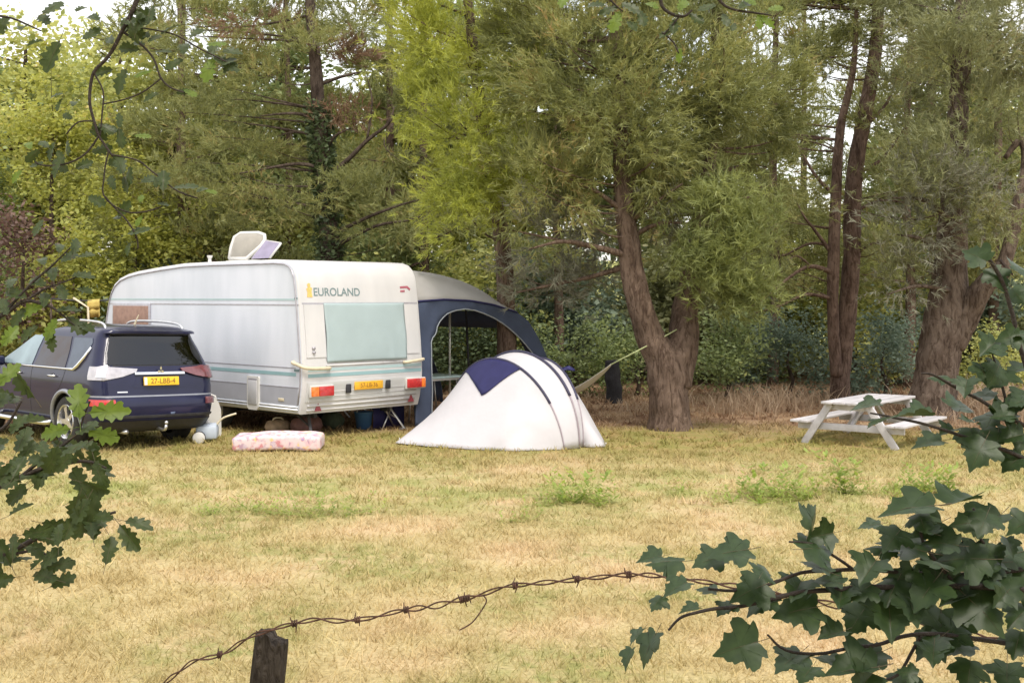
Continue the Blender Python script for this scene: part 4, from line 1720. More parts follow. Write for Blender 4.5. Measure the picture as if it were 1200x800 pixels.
            for k in range(5):
                a = R(72 * k + 20)
                c, s = math.cos(a), math.sin(a)
                prof = [(.045, -.040), (.13, -.028), (.215, -.050), (.215, .050), (.13, .028), (.045, .040)]
                Ms = Mx @ Matrix(((c, -s, 0, 0), (s, c, 0, 0), (0, 0, 1, .045), (0, 0, 0, 1)))
                mb.prism(prof, .035, Ms)
            mb.build('rim', M['rim'], w, 40)
            mb = MB()
            mb.lathe([(0, .005), (.205, .005), (.205, -.01), (0, -.01)], 24, Mx)
            mb.build('brake_disc', M['dark'], w)
        # side step and roof rail
        mb = MB()
        p, r_ = smooth_path([(Vector((sg * .82, 1.47, .33)), .03), (Vector((sg * .93, 1.53, .30)), .036), (Vector((sg * .95, 2.4, .295)), .036), (Vector((sg * .93, 3.1, .30)), .036), (Vector((sg * .82, 3.18, .33)), .03)], 6)
        mb.tube(p, r_, 10)
        mb.build('side_step', M['chrome'], t)
        mb = MB()
        xr = .57
        p, r_ = smooth_path([(Vector((sg * (xr + .01), .52, 1.60)), .016), (Vector((sg * xr, .66, 1.685)), .018), (Vector((sg * xr, 1.3, 1.715)), .018), (Vector((sg * (xr - .01), 1.95, 1.70)), .018), (Vector((sg * (xr - .01), 2.15, 1.60)), .016)], 6)
        mb.tube(p, r_, 8)
        mb.build('roof_rail', M['alu'], t)
        # door mirror
        mb = MB()
        c = pt(sp(3.0, 1.10), 1.10, .12)
        mb.box(c, (.20, .10, .14), bev=.035)
        mb.build('mirror', M['car'], t, 50)
        # headlight
        rows = [(.72, sp(4.0, .72), sp(4.22, .72)), (.88, sp(3.85, .88), sp(4.12, .88))]
        patch('headlight', M['lens'], rows, .01)
    # windscreen
    mb = MB()
    rows = []
    for z in np.linspace(1.06, 1.52, 10):
        hw, yr, yf, rr = par(z)
        rows.append([(x * (hw - .10), yf - .0 + .012 - .07 * x * x - (.06 if z > 1.0 else 0), z) for x in np.linspace(-1, 1, 13)])
    mb.grid(rows)
    mb.build('windscreen', M['glass_skylit'], t)
    # seats and headrests behind the glass are hidden by the solid cabin; roof aerial
    mb = MB()
    mb.tube([(-.05, .72, 1.655), (-.05, .72, 1.68), (-.09, .55, 1.80)], [.022, .014, .006], 8)
    mb.build('aerial', M['beige'], t)


make_car()


# ================================================================== TENT
def make_tent():
    t = thing('dome_tent', 'low white tunnel tent with a navy panel and navy pole sleeves pitched behind the caravan', 'tent', G(600, 16.6))
    base = Vector(t.location)

    def gp(px, d):
        q = G(px, d)
        return Vector((q.x, q.y, .005))

    def arch(l, r, h, n=40, lean=Vector((0, 0, 0)), ex=1.0):
        pts = []
        for i in range(n + 1):
            a = math.pi * i / n
            c, s = math.cos(a), math.sin(a)
            m = (l + r) / 2 + (r - l) / 2 * -c
            pts.append(m + Vector((0, 0, h * max(s, 0) ** ex)) + lean * s)
        return pts
    n = 40
    A1 = arch(gp(530, 17.9), gp(661, 16.05), 1.16, n, Vector((-.14, .02, 0)), 1.0)
    A2 = arch(gp(548, 18.3), gp(679, 16.2), 1.25, n, Vector((-.02, 0, 0)), .9)
    A3 = arch(gp(592, 18.9), gp(683, 16.35), 1.13, n, Vector((.02, 0, 0)), .9)
    # ground lines of the two porches
    def lerp_poly(pts, n):
        L = [0]
        for i in range(1, len(pts)):
            L.append(L[-1] + (pts[i] - pts[i - 1]).length)
        out = []
        for k in range(n + 1):
            s = L[-1] * k / n
            i = max(j for j in range(len(L)) if L[j] <= s + 1e-9)
            i = min(i, len(pts) - 2)
            f = (s - L[i]) / (L[i + 1] - L[i])
            out.append(pts[i].lerp(pts[i + 1], f))
        return out
    gfront = lerp_poly([gp(478, 17.3), gp(463, 16.75), gp(505, 16.35), gp(560, 16.02), gp(606, 15.87), gp(640, 15.98), gp(661, 16.05)], n)
    gback = lerp_poly([gp(592, 18.9), gp(640, 18.9), gp(708, 17.0), gp(709, 16.35), gp(694, 16.25), gp(683, 16.35)], n)

    def skin(a, b, m, sag, seed, pw=1.0):
        rows = []
        for j in range(m + 1):
            u = j / m
            r = []
            for i in range(n + 1):
                p = a[i].lerp(b[i], u)
                w = math.sin(math.pi * u)
                p = p + Vector((0, 0, -sag * w * math.sin(math.pi * i / n)))
                k = mnoise.noise((p.x * 3 + seed, p.y * 3, p.z * .8)) * .030 * w + mnoise.noise((p.x * 8 + seed, p.y * 8, p.z * 1.6)) * .010 * w
                p = p + Vector((k, -k, 0))
                r.append(p - base)
            rows.append(r)
        return rows
    # front porch: main white cloth
    rows = skin(A1, gfront, 20, .04, 1)
    # tension fold from the peak to the front peg
    for j, r in enumerate(rows):
        u = j / 20
        for i in range(len(r)):
            f = math.exp(-((i - 27) / 2.2) ** 2) * u * math.sin(math.pi * min(1, u * .98)) * .15
            r[i] = r[i] + Vector((.3 * f, -1.0 * f, 0))
            for q, amp in ((22.5, .022), (24.5, .018), (30.5, .02), (15, .015)):
                f2 = math.exp(-((i - q) / .8) ** 2) * u ** 1.5 * amp
                r[i] = r[i] + Vector((0, -f2, 0))
            # hem scallop
    mb = MB()
    mb.grid(rows, thick=.004)
    fl = mb.build('flysheet', M['tent'], t)
    # navy gable panel between two points of the front hoop, coming to a point
    fr = skin(A1, gfront, 20, .04, 1)

    def on(i, u):
        i = min(max(i, 0), n)
        k = int(i)
        f = i - k
        j = min(max(u, 0), 1) * 20
        q = int(min(j, 19))
        g = j - q
        A_ = fr[q][k].lerp(fr[q][min(k + 1, n)], f)
        B_ = fr[q + 1][k].lerp(fr[q + 1][min(k + 1, n)], f)
        return A_.lerp(B_, g)

    def find(px, py, us):
        best = None
        for i in np.linspace(2, n - 2, 145):
            for u_ in us:
                w = on(i, u_) + base
                e = (w.x / w.y * F + 600 - px) ** 2 + (HZ + (H - w.z) / w.y * F - py) ** 2
                if best is None or e < best[0]:
                    best = (e, i, u_)
        return best[1], best[2]
    i0 = find(547, 438, (0,))[0]
    i1 = find(606, 440, (0,))[0]
    it, ut = find(565, 465, np.linspace(.02, .7, 60))
    ft = (it - i0) / (i1 - i0)
    mb = MB()
    rowsn = []
    for a in range(9):
        s = a / 8
        row = []
        for b in range(25):
            f = b / 24
            mx = ut * (f / ft if f < ft else (1 - f) / (1 - ft))
            row.append(on(i0 + (i1 - i0) * f, mx * s) + Vector((-.004, -.012, .010)))
        rowsn.append(row)
    mb.grid(rowsn, thick=.003)
    mb.build('gable_panel', M['navy'], t)
    # tunnel bays and rear porch
    mb = MB()
    mb.grid(skin(A2, A1, 8, .035, 5), thick=.004)
    mb.build('tunnel_bay', M['tent'], t)
    mb = MB()
    mb.grid(skin(A3, A2, 8, .03, 9), thick=.004)
    mb.build('tunnel_bay', M['tent'], t)
    mb = MB()
    mb.grid(skin(gback, A3, 12, .0, 13), thick=.004)
    mb.build('rear_panel', M['tent'], t)
    for a, r in ((A1, .018), (A2, .020), (A3, .020)):
        mb = MB()
        cen = sum(a, Vector()) / len(a)
        mb.tube([p - base + (p - cen).normalized() * .012 for p in a[:34]], r, 8)
        mb.tube([p - base + (p - cen).normalized() * .010 for p in a[33:]], r * .6, 6, mi=1)
        mb.build('pole_sleeve', [M['tent_pole'], pm('grey_sleeve', (.32, .27, .30), .6)], t)
    # small navy vent hood at the rear, toggles and pegs
    mb = MB()
    p = A3[26] - base
    mb.grid([[p + Vector((.02, -.02, .02)), p + Vector((.12, -.03, .05)), p + Vector((.20, -.02, .0))], [p + Vector((.0, -.02, -.04)), p + Vector((.10, -.05, -.01)), p + Vector((.20, -.04, -.03))]], thick=.004)
    mb.build('vent_hood', M['navy'], t)
    for q in (gfront[5], gfront[17], gfront[26], gfront[34], gp(694, 16.25), gp(709, 16.35)):
        mb = MB()
        q = q - base
        mb.tube([q + Vector((0, 0, -.05)), q + Vector((.01, -.03, .06))], .006, 6)
        mb.build('peg', M['alu'], t)


make_tent()


# ================================================================== PICNIC TABLE
def picnic_table():
    a = G(942, 16.9)
    b = G(1043, 15.9)
    c = (a + b) / 2
    ang = math.atan2(b.y - a.y, b.x - a.x)
    rz = R(-38)
    t = thing('picnic_table', 'white painted wooden picnic table with joined benches under the trees', 'picnic table', G(992, 16.35), rz)
    # local x across, local y along the table (away to the right), z up
    Ls, top_h, seat_h, L = .62, .575, .30, 1.75
    m = M['wood_w']
    mb = MB()
    for k in range(4):
        x = -.27 + k * .18
        mb.box((x, L / 2 - .05, top_h + .016), (.165, L, .034), bev=.006)
    mb.build('tabletop', m, t, 40)
    for s in (-1, 1):
        mb = MB()
        for k in (0, 1):
            mb.box((s * (.61 + k * .135), L / 2 - .05, seat_h + .016), (.125, L, .034), bev=.006)
        mb.build('bench', m, t, 40)
    for y in (.08, L - .22):
        for s in (-1, 1):
            mb = MB()
            mb.bar((s * .27, y - .024 * s * 0, top_h - .003), (s * .66, y, -.01), .10, .042, up=(0, 1, 0))
            mb.build('leg', m, t, 40)
        mb = MB()
        mb.box((0, y + .047, seat_h - .05), (1.52, .042, .095), bev=.006)
        mb.build('seat_bearer', m, t, 40)
        mb = MB()
        mb.box((0, y + .047, top_h - .047), (.68, .042, .085), bev=.006)
        mb.build('top_bearer', m, t, 40)
    for y0, y1 in ((.13, .62), (L - .27, L - .75)):
        mb = MB()
        mb.bar((0, y0, seat_h - .06), (0, y1, top_h - .01), .045, .045)
        mb.build('brace', m, t, 40)


picnic_table()


# ================================================================== HAMMOCK, LINE, STUMP
def hammock():
    a, b = P(716, 427, 18.3), P(612, 452, 20.3)
    t = thing('hammock', 'cream cloth hammock slung from the forked pine behind the white tent', 'hammock', a)
    mb = MB()
    rows = []
    N = 24
    for i in range(N + 1):
        u = i / N
        p = a.lerp(b, u) + Vector((0, 0, -.34 * math.sin(math.pi * u) ** .9))
        w = .02 + .17 * math.sin(math.pi * u) ** .8
        rows.append([p - a + Vector((w * s * .6, w * s * .8, .35 * w * s * s + .01 * math.sin(s * 9))) for s in np.linspace(-1, 1, 9)])
    mb.grid(rows, thick=.006)
    mb.build('sling', cloth_mat('hammock_cloth', (.58, .55, .48), .2), t)
    e1 = P(793, 386, 18.42)
    mb = MB()
    mb.tube([Vector(), P(745, 412, 18.25) - a, P(770, 399, 18.3) - a, e1 - a], .011, 6)
    mb.build('rope', pm('rope_green', (.36, .40, .20), .8, 0, .15, 60), t)
    mb = MB()
    mb.tube([b - a, P(592, 440, 20.9) - a], .012, 6)
    mb.build('rope', M['beige'], t)


hammock()


def washing():
    a, b = P(60, 350, 23.5), P(140, 351, 23.5)
    t = thing('washing_line', 'thin line tied up beside the front of the caravan', 'washing line', a)
    mb = MB()
    mb.tube([a.lerp(b, i / 8) + Vector((0, 0, -.03 * math.sin(math.pi * i / 8))) - a for i in range(9)], .016, 6)
    mb.build('cord', M['dark'], t)
    for q in (a, b):
        mb = MB()
        mb.tube([q - a, Vector((q.x - a.x, q.y - a.y, -a.z))], .02, 6)
        mb.build('post', M['bark_dark'], t)
    # yellow towel over the line
    c0, c1 = P(103, 353, 23.5), P(117, 352, 23.5)
    mb = MB()
    rows = []
    for i in range(-5, 9):
        z = -.038 * abs(i) * (1 + .3 * math.sin(i * 2))
        rows.append([c0.lerp(c1, j / 8) + Vector((.03 * i / 9 * (j / 8 - .5), -.02 * (i > 0) + .02 * (i < 0) + .03 * math.sin(j * 1.3) * abs(i) / 9, .02 + z)) for j in range(9)])
    mb.grid(rows, thick=.01)
    o = mb.build('towel', cloth_mat('towel_yellow', (.72, .56, .18), .3), None)
    tag(o, 'yellow towel hung over the line in front of the caravan', 'towel')
    mb = MB()
    mb.tube([P(86, 349, 23.0), P(103, 360, 23.0), P(108, 380, 23.0) + Vector((0, 0, -1.5))], .022, 8)
    o = mb.build('pole', M['beige'], None)
    tag(o, 'pale bent pole leaning in front of the caravan beside the yellow towel', 'pole')


washing()


def stump():
    o = G(719, 23.0)
    mb = MB()
    p, r = smooth_path([(Vector((0, 0, -.05)), .17), (Vector((.01, 0, .2)), .15), (Vector((-.02, 0, .5)), .14), (Vector((-.03, 0, .82)), .13)])
    mb.tube(p, r, 14, jit=.2)
    s = mb.build('tree_stump', pm('charred', (.018, .017, .02), .9, 0, .3, 12, bump=.8), None)
    s.location = o
    tag(s, 'dark broken tree stump standing behind the hammock rope', 'stump')


stump()

# ================================================================== TREES OF THE WOOD EDGE
TG = 'trees along the wood edge'


def V3(px, py, d):
    return P(px, py, d)


# forked pine in the middle
conifer('pine_tree', 'forked pine with a thick rough trunk standing right of the white tent', TG,
        [[(G(785, 18.5) - Vector((0, 0, .1)), .40), (V3(785, 494, 18.5), .335), (V3(784, 470, 18.5), .30), (V3(782, 445, 18.5), .315), (V3(776, 420, 18.5), .275), (V3(762, 395, 18.45), .215), (V3(751, 360, 18.4), .19), (V3(741, 320, 18.4), .18), (V3(737, 285, 18.4), .16), (V3(731, 240, 18.5), .15), (V3(728, 180, 18.6), .13), (V3(724, 90, 18.8), .11), (V3(722, -20, 19), .08), (V3(720, -120, 19), .05)],
         [(V3(790, 452, 18.5), .25), (V3(797, 420, 18.55), .25), (V3(801, 395, 18.6), .235), (V3(803, 360, 18.7), .20), (V3(812, 320, 18.8), .17), (V3(822, 250, 19), .13), (V3(835, 150, 19.2), .10), (V3(840, 0, 19.4), .07)]],
        [lobe(700, 105, 18.6, 115, 125, 1.5), lobe(650, 210, 18.4, 90, 75, 1.1), lobe(740, 160, 18.0, 80, 75, .7), lobe(790, 120, 18.8, 100, 150, 1.6), lobe(880, 110, 19.6, 70, 140, 1.3), lobe(735, -30, 19.2, 140, 80, 1.5), lobe(630, 40, 19.4, 80, 110, 1.2), lobe(800, 240, 19.6, 80, 60, .9), lobe(905, 230, 20.2, 45, 80, .8)],
        M['lf_pine'], M['bark_pine'], per=3.6, cr=(.36, .36, .36), tufts=42, k=11, L=.15, W=.017, up=.25, limb=.04, sides=24, jit=.10,
        crown_extra=[('hanging_bough', [lobe(848, 225, 17.8, 34, 65, .5), lobe(862, 290, 17.8, 40, 50, .5), lobe(822, 315, 18.0, 36, 34, .45), lobe(880, 335, 18.0, 28, 24, .4), lobe(805, 285, 18.0, 20, 24, .35), lobe(845, 345, 18, 24, 18, .35), lobe(885, 265, 17.9, 20, 26, .3)], M['lf_bright'], 11, 50), ('dead_twigs', [lobe(660, 275, 18.8, 80, 50, .9), lobe(770, 250, 18.4, 50, 45, .6), lobe(690, 320, 19.2, 60, 30, .6), lobe(640, 330, 19.4, 40, 26, .6)], M['lichen'], 5.0, 24)],
        extra=[([V3(738, 300, 18.4), V3(700, 290, 18.1), V3(660, 283, 17.9), V3(620, 292, 17.8)], [.06, .045, .03, .012]),
               ([V3(740, 310, 18.4), V3(690, 325, 18.8), V3(640, 335, 19.0), V3(596, 345, 19.3)], [.05, .035, .025, .012]),
               ([V3(733, 250, 18.5), V3(700, 225, 18.2), V3(668, 210, 18.0)], [.05, .03, .012]),
               ([V3(733, 262, 18.5), V3(765, 240, 18.2), V3(800, 215, 18.1)], [.05, .035, .012]),
               ([V3(736, 280, 18.5), V3(772, 262, 18.3), V3(812, 262, 18.2)], [.045, .03, .012]),
               ([V3(732, 240, 18.5), V3(748, 205, 18.4), V3(775, 170, 18.3)], [.05, .035, .012])])

# yellow-green pine left of it, behind the awning
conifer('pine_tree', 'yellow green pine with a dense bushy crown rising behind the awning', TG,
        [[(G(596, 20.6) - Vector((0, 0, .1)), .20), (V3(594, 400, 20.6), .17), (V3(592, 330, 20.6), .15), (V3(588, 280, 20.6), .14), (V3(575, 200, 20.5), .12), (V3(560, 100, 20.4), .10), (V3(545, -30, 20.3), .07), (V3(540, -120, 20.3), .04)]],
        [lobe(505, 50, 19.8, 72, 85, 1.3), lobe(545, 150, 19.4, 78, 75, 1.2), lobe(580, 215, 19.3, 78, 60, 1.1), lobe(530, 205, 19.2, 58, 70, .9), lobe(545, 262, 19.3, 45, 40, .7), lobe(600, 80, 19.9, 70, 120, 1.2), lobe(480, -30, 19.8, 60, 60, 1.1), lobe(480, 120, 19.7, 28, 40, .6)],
        M['lf_sunlit'], M['bark_pine'], per=3.0, cr=(.36, .36, .42), tufts=48, k=11, L=.135, W=.017, up=.35, limb=.03, sides=16)

# twin trunks on the right
conifer('pine_tree', 'tall pine with two slim reddish stems behind the picnic table', TG,
        [[(G(984, 22.6) - Vector((0, 0, .1)), .20), (V3(985, 440, 22.6), .18), (V3(992, 380, 22.6), .17), (V3(998, 300, 22.6), .165), (V3(1000, 220, 22.6), .16), (V3(1012, 140, 22.6), .14), (V3(1026, 60, 22.7), .12), (V3(1030, -30, 22.8), .10), (V3(1032, -130, 22.8), .05)],
         [(V3(981, 440, 22.5), .12), (V3(976, 380, 22.45), .11), (V3(977, 300, 22.4), .11), (V3(980, 220, 22.4), .10), (V3(985, 150, 22.4), .08), (V3(1000, 80, 22.4), .06), (V3(1004, 0, 22.4), .03)]],
        [lobe(960, 60, 23.2, 70, 45, 1.3), lobe(930, 150, 22.8, 60, 40, 1.0), lobe(1000, 10, 23.0, 80, 40, 1.4), lobe(1060, 150, 22.6, 60, 32, 1.0), lobe(920, 240, 22.6, 40, 30, .7), lobe(1040, 205, 22.4, 45, 28, .8), lobe(910, 320, 22.6, 45, 26, .8), lobe(1045, 290, 22.6, 40, 30, .8), lobe(940, -40, 23, 130, 45, 1.6), lobe(900, 20, 23.4, 45, 60, 1.1), lobe(1050, 90, 23, 40, 25, .8)],
        M['lf_pine'], M['bark_red'], per=2.3, cr=(.55, .55, .26), tufts=44, k=11, L=.14, W=.018, up=.4, limb=.035, every=1, sides=16,
        extra=[([V3(977, 320, 22.4), V3(950, 312, 22.2), V3(925, 325, 22.1), V3(893, 352, 22.0), V3(872, 362, 22)], [.05, .04, .03, .02, .008]),
               ([V3(977, 300, 22.4), V3(955, 270, 22.3), V3(940, 250, 22.2), V3(925, 215, 22.2)], [.045, .03, .02, .008]),
               ([V3(976, 350, 22.4), V3(945, 345, 22.1), V3(915, 358, 22.0), V3(880, 368, 21.9)], [.04, .03, .02, .008]),
               ([V3(977, 290, 22.4), V3(950, 285, 22.6), V3(915, 300, 22.8), V3(890, 292, 22.9)], [.035, .025, .015, .006]),
               ([V3(950, 312, 22.2), V3(935, 300, 22.1), V3(922, 305, 22.0)], [.02, .015, .006]),
               ([V3(1000, 300, 22.6), V3(1025, 285, 22.4), V3(1050, 290, 22.3)], [.035, .025, .008]),
               ([V3(1000, 250, 22.6), V3(1030, 235, 22.4), V3(1065, 238, 22.3)], [.035, .025, .008]),
               ([V3(1003, 205, 22.6), V3(1035, 185, 22.5), V3(1060, 150, 22.5)], [.04, .03, .012]),
               ([V3(980, 230, 22.4), V3(955, 205, 22.3), V3(930, 160, 22.4)], [.04, .03, .012]),
               ([V3(1012, 150, 22.6), V3(1040, 120, 22.8), V3(1050, 90, 22.9)], [.04, .03, .012])])

# big pale trunk on the right with a sawn limb
bt = conifer('old_pine_tree', 'old pine with a broad pale trunk and a sawn off limb at the right', TG,
        [[(G(1092, 20.2) - Vector((0, 0, .1)), 0.468), (V3(1092, 480, 20.2), 0.406), (V3(1096, 450, 20.2), 0.367), (V3(1102, 410, 20.2), 0.351), (V3(1108, 370, 20.2), 0.328), (V3(1113, 330, 20.2), 0.289), (V3(1116, 280, 20.2), 0.257), (V3(1120, 220, 20.2), 0.218), (V3(1122, 140, 20.3), 0.179), (V3(1128, 40, 20.4), 0.140), (V3(1130, -80, 20.5), 0.078)],
         [(V3(1115, 405, 20.15), 0.218), (V3(1134, 370, 20.05), 0.203), (V3(1146, 345, 19.9), 0.183), (V3(1160, 328, 19.8), 0.164), (V3(1172, 318, 19.75), 0.156), (V3(1178, 314, 19.73), 0.148)],
         [(V3(1172, 322, 19.8), 0.117), (V3(1184, 285, 19.85), 0.117), (V3(1192, 240, 19.9), 0.113), (V3(1204, 190, 20.0), 0.101), (V3(1196, 165, 20.1), 0.070), (V3(1178, 185, 20.1), 0.039)],
         [(V3(1196, 220, 19.95), 0.094), (V3(1225, 130, 20.1), 0.086), (V3(1235, 20, 20.3), 0.062), (V3(1235, -80, 20.3), 0.031)]],
        [lobe(1100, 60, 20.8, 75, 60, 1.3), lobe(1180, 60, 20.6, 65, 75, 1.2), lobe(1090, -30, 20.8, 120, 60, 1.6), lobe(1150, 140, 20.0, 65, 50, 1.2), lobe(1110, 170, 19.2, 60, 45, .7), lobe(1120, 90, 19.3, 75, 65, .8), lobe(1135, 20, 19.4, 80, 50, .9), lobe(1075, 205, 19.4, 45, 40, .6), lobe(1145, 215, 19.4, 36, 34, .5), lobe(1165, 255, 19.4, 28, 26, .4), lobe(1050, 300, 19.8, 26, 22, .4), lobe(1060, 120, 21.0, 40, 35, .8), lobe(1215, 10, 20.8, 70, 90, 1.3)],
        M['lf_grey'], M['bark_lichen'], per=2.7, cr=(.5, .5, .32), tufts=46, k=11, L=.13, W=.017, up=.2, limb=.03, sides=26, jit=.12,
        extra=[([V3(1113, 300, 20.0), V3(1080, 280, 19.7), V3(1050, 275, 19.6)], [.06, .04, .012]),
               ([V3(1115, 260, 20.0), V3(1085, 235, 19.7), V3(1045, 232, 19.6)], [.06, .04, .012]),
               ([V3(1118, 235, 20.0), V3(1150, 215, 19.7), V3(1175, 205, 19.7)], [.05, .03, .012]),
               ([V3(1112, 340, 19.9), V3(1075, 335, 19.5), V3(1040, 345, 19.4)], [.04, .03, .01])],
        crown_extra=[('lichen', [lobe(1068, 265, 19.5, 45, 50, .5), lobe(1150, 230, 19.4, 32, 60, .5), lobe(1056, 330, 19.6, 36, 40, .5), lobe(1100, 215, 19.3, 55, 36, .5)], M['lichen'], 8.0, 26)])
# sawn end of the limb
mb = MB()
c, dirv = V3(1180, 313, 19.72), (V3(1180, 313, 19.72) - V3(1168, 321, 19.78)).normalized()
mb.tube([c - dirv * .02, c + dirv * .012], [.165, .16], 20, smooth=False)
so = mb.build('sawn_end', pm('sawn_wood', (.05, .035, .03), .9, 0, .4, 10), bt)
so.matrix_parent_inverse = Matrix.Translation(bt.location).inverted()

# ivy clad pine behind the caravan
conifer('pine_tree', 'pine with an ivy clad trunk and bare drooping branches behind the caravan roof', TG,
        [[(G(398, 24) - Vector((0, 0, .1)), .24), (V3(392, 380, 24), .21), (V3(388, 300, 24), .20), (V3(382, 230, 24), .175), (V3(376, 160, 24), .15), (V3(370, 80, 24.1), .125), (V3(363, 0, 24.2), .105), (V3(358, -100, 24.3), .08)]],
        [lobe(368, 55, 23.4, 42, 40, .5), lobe(385, 225, 23.5, 40, 22, .4), lobe(300, 175, 24.3, 65, 26, 1.2), lobe(270, 110, 24.6, 60, 30, 1.2), lobe(310, 40, 24.5, 55, 28, 1.2), lobe(430, 215, 23.6, 45, 26, .9), lobe(330, 245, 23.8, 60, 24, 1.0), lobe(420, 30, 24.6, 40, 30, 1.0), lobe(350, -30, 24.6, 110, 36, 1.6), lobe(250, 235, 24.2, 55, 26, 1.0), lobe(450, 265, 23.8, 50, 20, .8), lobe(235, 150, 24.6, 60, 26, 1.2), lobe(255, 60, 24.8, 60, 26, 1.2), lobe(300, 215, 24, 60, 22, 1.0), lobe(215, 200, 24.6, 50, 24, 1.0), lobe(215, 20, 25, 60, 26, 1.2), lobe(330, 100, 24.4, 45, 22, .9)],
        M['lf_pine'], M['bark_dark'], per=2.2, cr=(.6, .6, .20), tufts=42, k=11, L=.15, W=.019, up=.45, limb=.03, every=2, sides=14,
        extra=[([V3(385, 205, 24), V3(405, 190, 23.8), V3(430, 165, 23.7), V3(455, 145, 23.6), V3(462, 125, 23.6)], [.06, .05, .04, .03, .01]),
               ([V3(380, 180, 24), V3(392, 160, 23.8), V3(412, 150, 23.7)], [.04, .03, .01]),
               ([V3(373, 100, 24.1), V3(400, 90, 24), V3(425, 84, 24)], [.04, .03, .01]),
               ([V3(430, 165, 23.7), V3(436, 120, 23.6), V3(430, 90, 23.6)], [.03, .02, .008]),
               ([V3(374, 140, 24), V3(345, 133, 23.8), V3(305, 136, 23.7)], [.04, .03, .01]),
               ([V3(386, 200, 24), V3(350, 192, 23.8), V3(300, 200, 23.7), V3(270, 205, 23.6)], [.05, .035, .02, .008]),
               ([V3(376, 160, 24), V3(345, 155, 24.2), V3(325, 160, 24.3)], [.03, .02, .008]),
               ([V3(390, 275, 24), V3(430, 255, 23.5), V3(470, 240, 23.3), V3(500, 232, 23.2)], [.045, .035, .02, .008]),
               ([V3(391, 290, 24), V3(440, 265, 23.5), V3(480, 258, 23.3), V3(515, 245, 23.2)], [.04, .03, .02, .008]),
               ([V3(460, 145, 23.6), V3(450, 170, 23.5), V3(470, 190, 23.5)], [.02, .012, .006])],
        crown_extra=[('dead_sprays', [lobe(402, 132, 23.9, 28, 12, .5), lobe(300, 25, 24.2, 40, 14, .6), lobe(408, 60, 24, 25, 14, .5)], M['lf_brown'], 3.5, 30)])

# ivy on that trunk
def ivy():
    o = V3(380, 330, 24)
    C = []
    for i in range(2600):
        py = random.uniform(120, 330)
        px = np.interp(py, [80, 160, 230, 330], [370, 376, 382, 389])
        a = random.uniform(0, 2 * math.pi)
        r = random.uniform(.17, .24 + .10 * mnoise.noise((py * .05, a, 0)) + .05)
        q = V3(px, py, 24)
        C.append((q.x + r * math.cos(a) - o.x, q.y + r * math.sin(a) - o.y, q.z - o.z + random.uniform(-.05, .05)))
    V, Fc = leaf_quads(np.array(C), .12, .1)
    t = link('ivy', np_mesh('ivy', V, Fc), None, [M['lf_dark']])
    t.location = o
    tag(t, 'dark ivy wrapped round the pine trunk behind the caravan roof', 'ivy')


ivy()

# ------------------------------------------------------------------ bushes and low growth at the wood edge
SG = 'bushes at the wood edge'
shr = [
    # px, d, half width px, top py, material, label
    (672, 24.5, 62, 352, 'lf_shrub', 'leafy green bush with a thin pale stem left of the forked pine', .085),
    (745, 25.0, 55, 372, 'lf_shrub', 'dark bush behind the forked pine and the stump', .09),
    (850, 24.0, 55, 345, 'lf_shrub', 'broad green bush right of the forked pine', .09),
    (925, 24.5, 55, 335, 'lf_blue', 'blue green bush left of the twin stemmed pine', .085),
    (1035, 24.0, 62, 345, 'lf_blue', 'blue green bush between the twin stemmed pine and the old pine', .085),
    (560, 26.0, 80, 338, 'lf_dark', 'dark bush seen through the arch of the awning', .10),
    (478, 26.5, 70, 330, 'lf_dark', 'dark bush hidden behind the caravan and awning', .10),
    (1165, 25.5, 60, 372, 'lf_mid', 'pale green bush right of the old pine', .09),
]
for px, d, hw, top, mt, lab, sz in shr:
    g = G(px, d)
    base_py = HZ + H * F / d
    cy = (top + base_py) / 2
    hh = (base_py - top) / 2
    lobes = [lobe(px, cy + hh * .2, d, hw, hh * .85, .9), lobe(px - hw * .5, cy + hh * .4, d - .3, hw * .6, hh * .6, .7), lobe(px + hw * .5, cy + hh * .3, d + .1, hw * .6, hh * .65, .7), lobe(px + hw * .1, cy - hh * .4, d, hw * .55, hh * .55, .6)]
    broadleaf('bush', lab, SG, g, lobes, M[mt], M['bark_dark'], per=5.0, cr=(.45, .45, .34), tufts=130, size=sz, trunk_r=.05, cat='shrub', limb=.014)
# bright far shrubs and trees at the left, beyond the caravan
lt = [
    ('lime_tree', 62, 28, 85, 55, 260, 'lf_lime', 'bright yellow green leafy tree at the left behind the dark car', 'tree'),
    ('bush', 160, 27, 85, 165, 345, 'lf_lime', 'sunny green bush rising left of the caravan', 'shrub'),
    ('bush', 262, 28, 75, 185, 345, 'lf_mid', 'grey green bush over the middle of the caravan roof', 'shrub'),
    ('bush', 28, 25.5, 42, 215, 380, 'lf_copper', 'dark copper leaved bush at the far left', 'shrub'),
    ('bush', 95, 26.2, 60, 255, 400, 'lf_lime', 'low yellow green bush between the dark car and the caravan front', 'shrub'),
    ('bush', 340, 29, 70, 215, 345, 'lf_mid', 'green bush behind the roof lid of the caravan', 'shrub'),
    ('bush', 440, 29.5, 80, 240, 360, 'lf_shrub', 'green bush right of the ivy clad pine', 'shrub'),
    ('bush', 900, 30, 75, 270, 420, 'lf_lime', 'sunny yellow green bush far behind the twin stemmed pine', 'shrub'),
    ('bush', 1000, 30, 60, 225, 400, 'lf_mid', 'pale bush far behind the twin stems', 'shrub'),
    ('bush', 1150, 31, 80, 330, 440, 'lf_lime', 'bright yellow green bush far behind at the right edge', 'shrub'),
    ('bush', -40, 27, 60, 130, 400, 'lf_shrub', 'green bush at the left edge of the wood', 'shrub'),
]
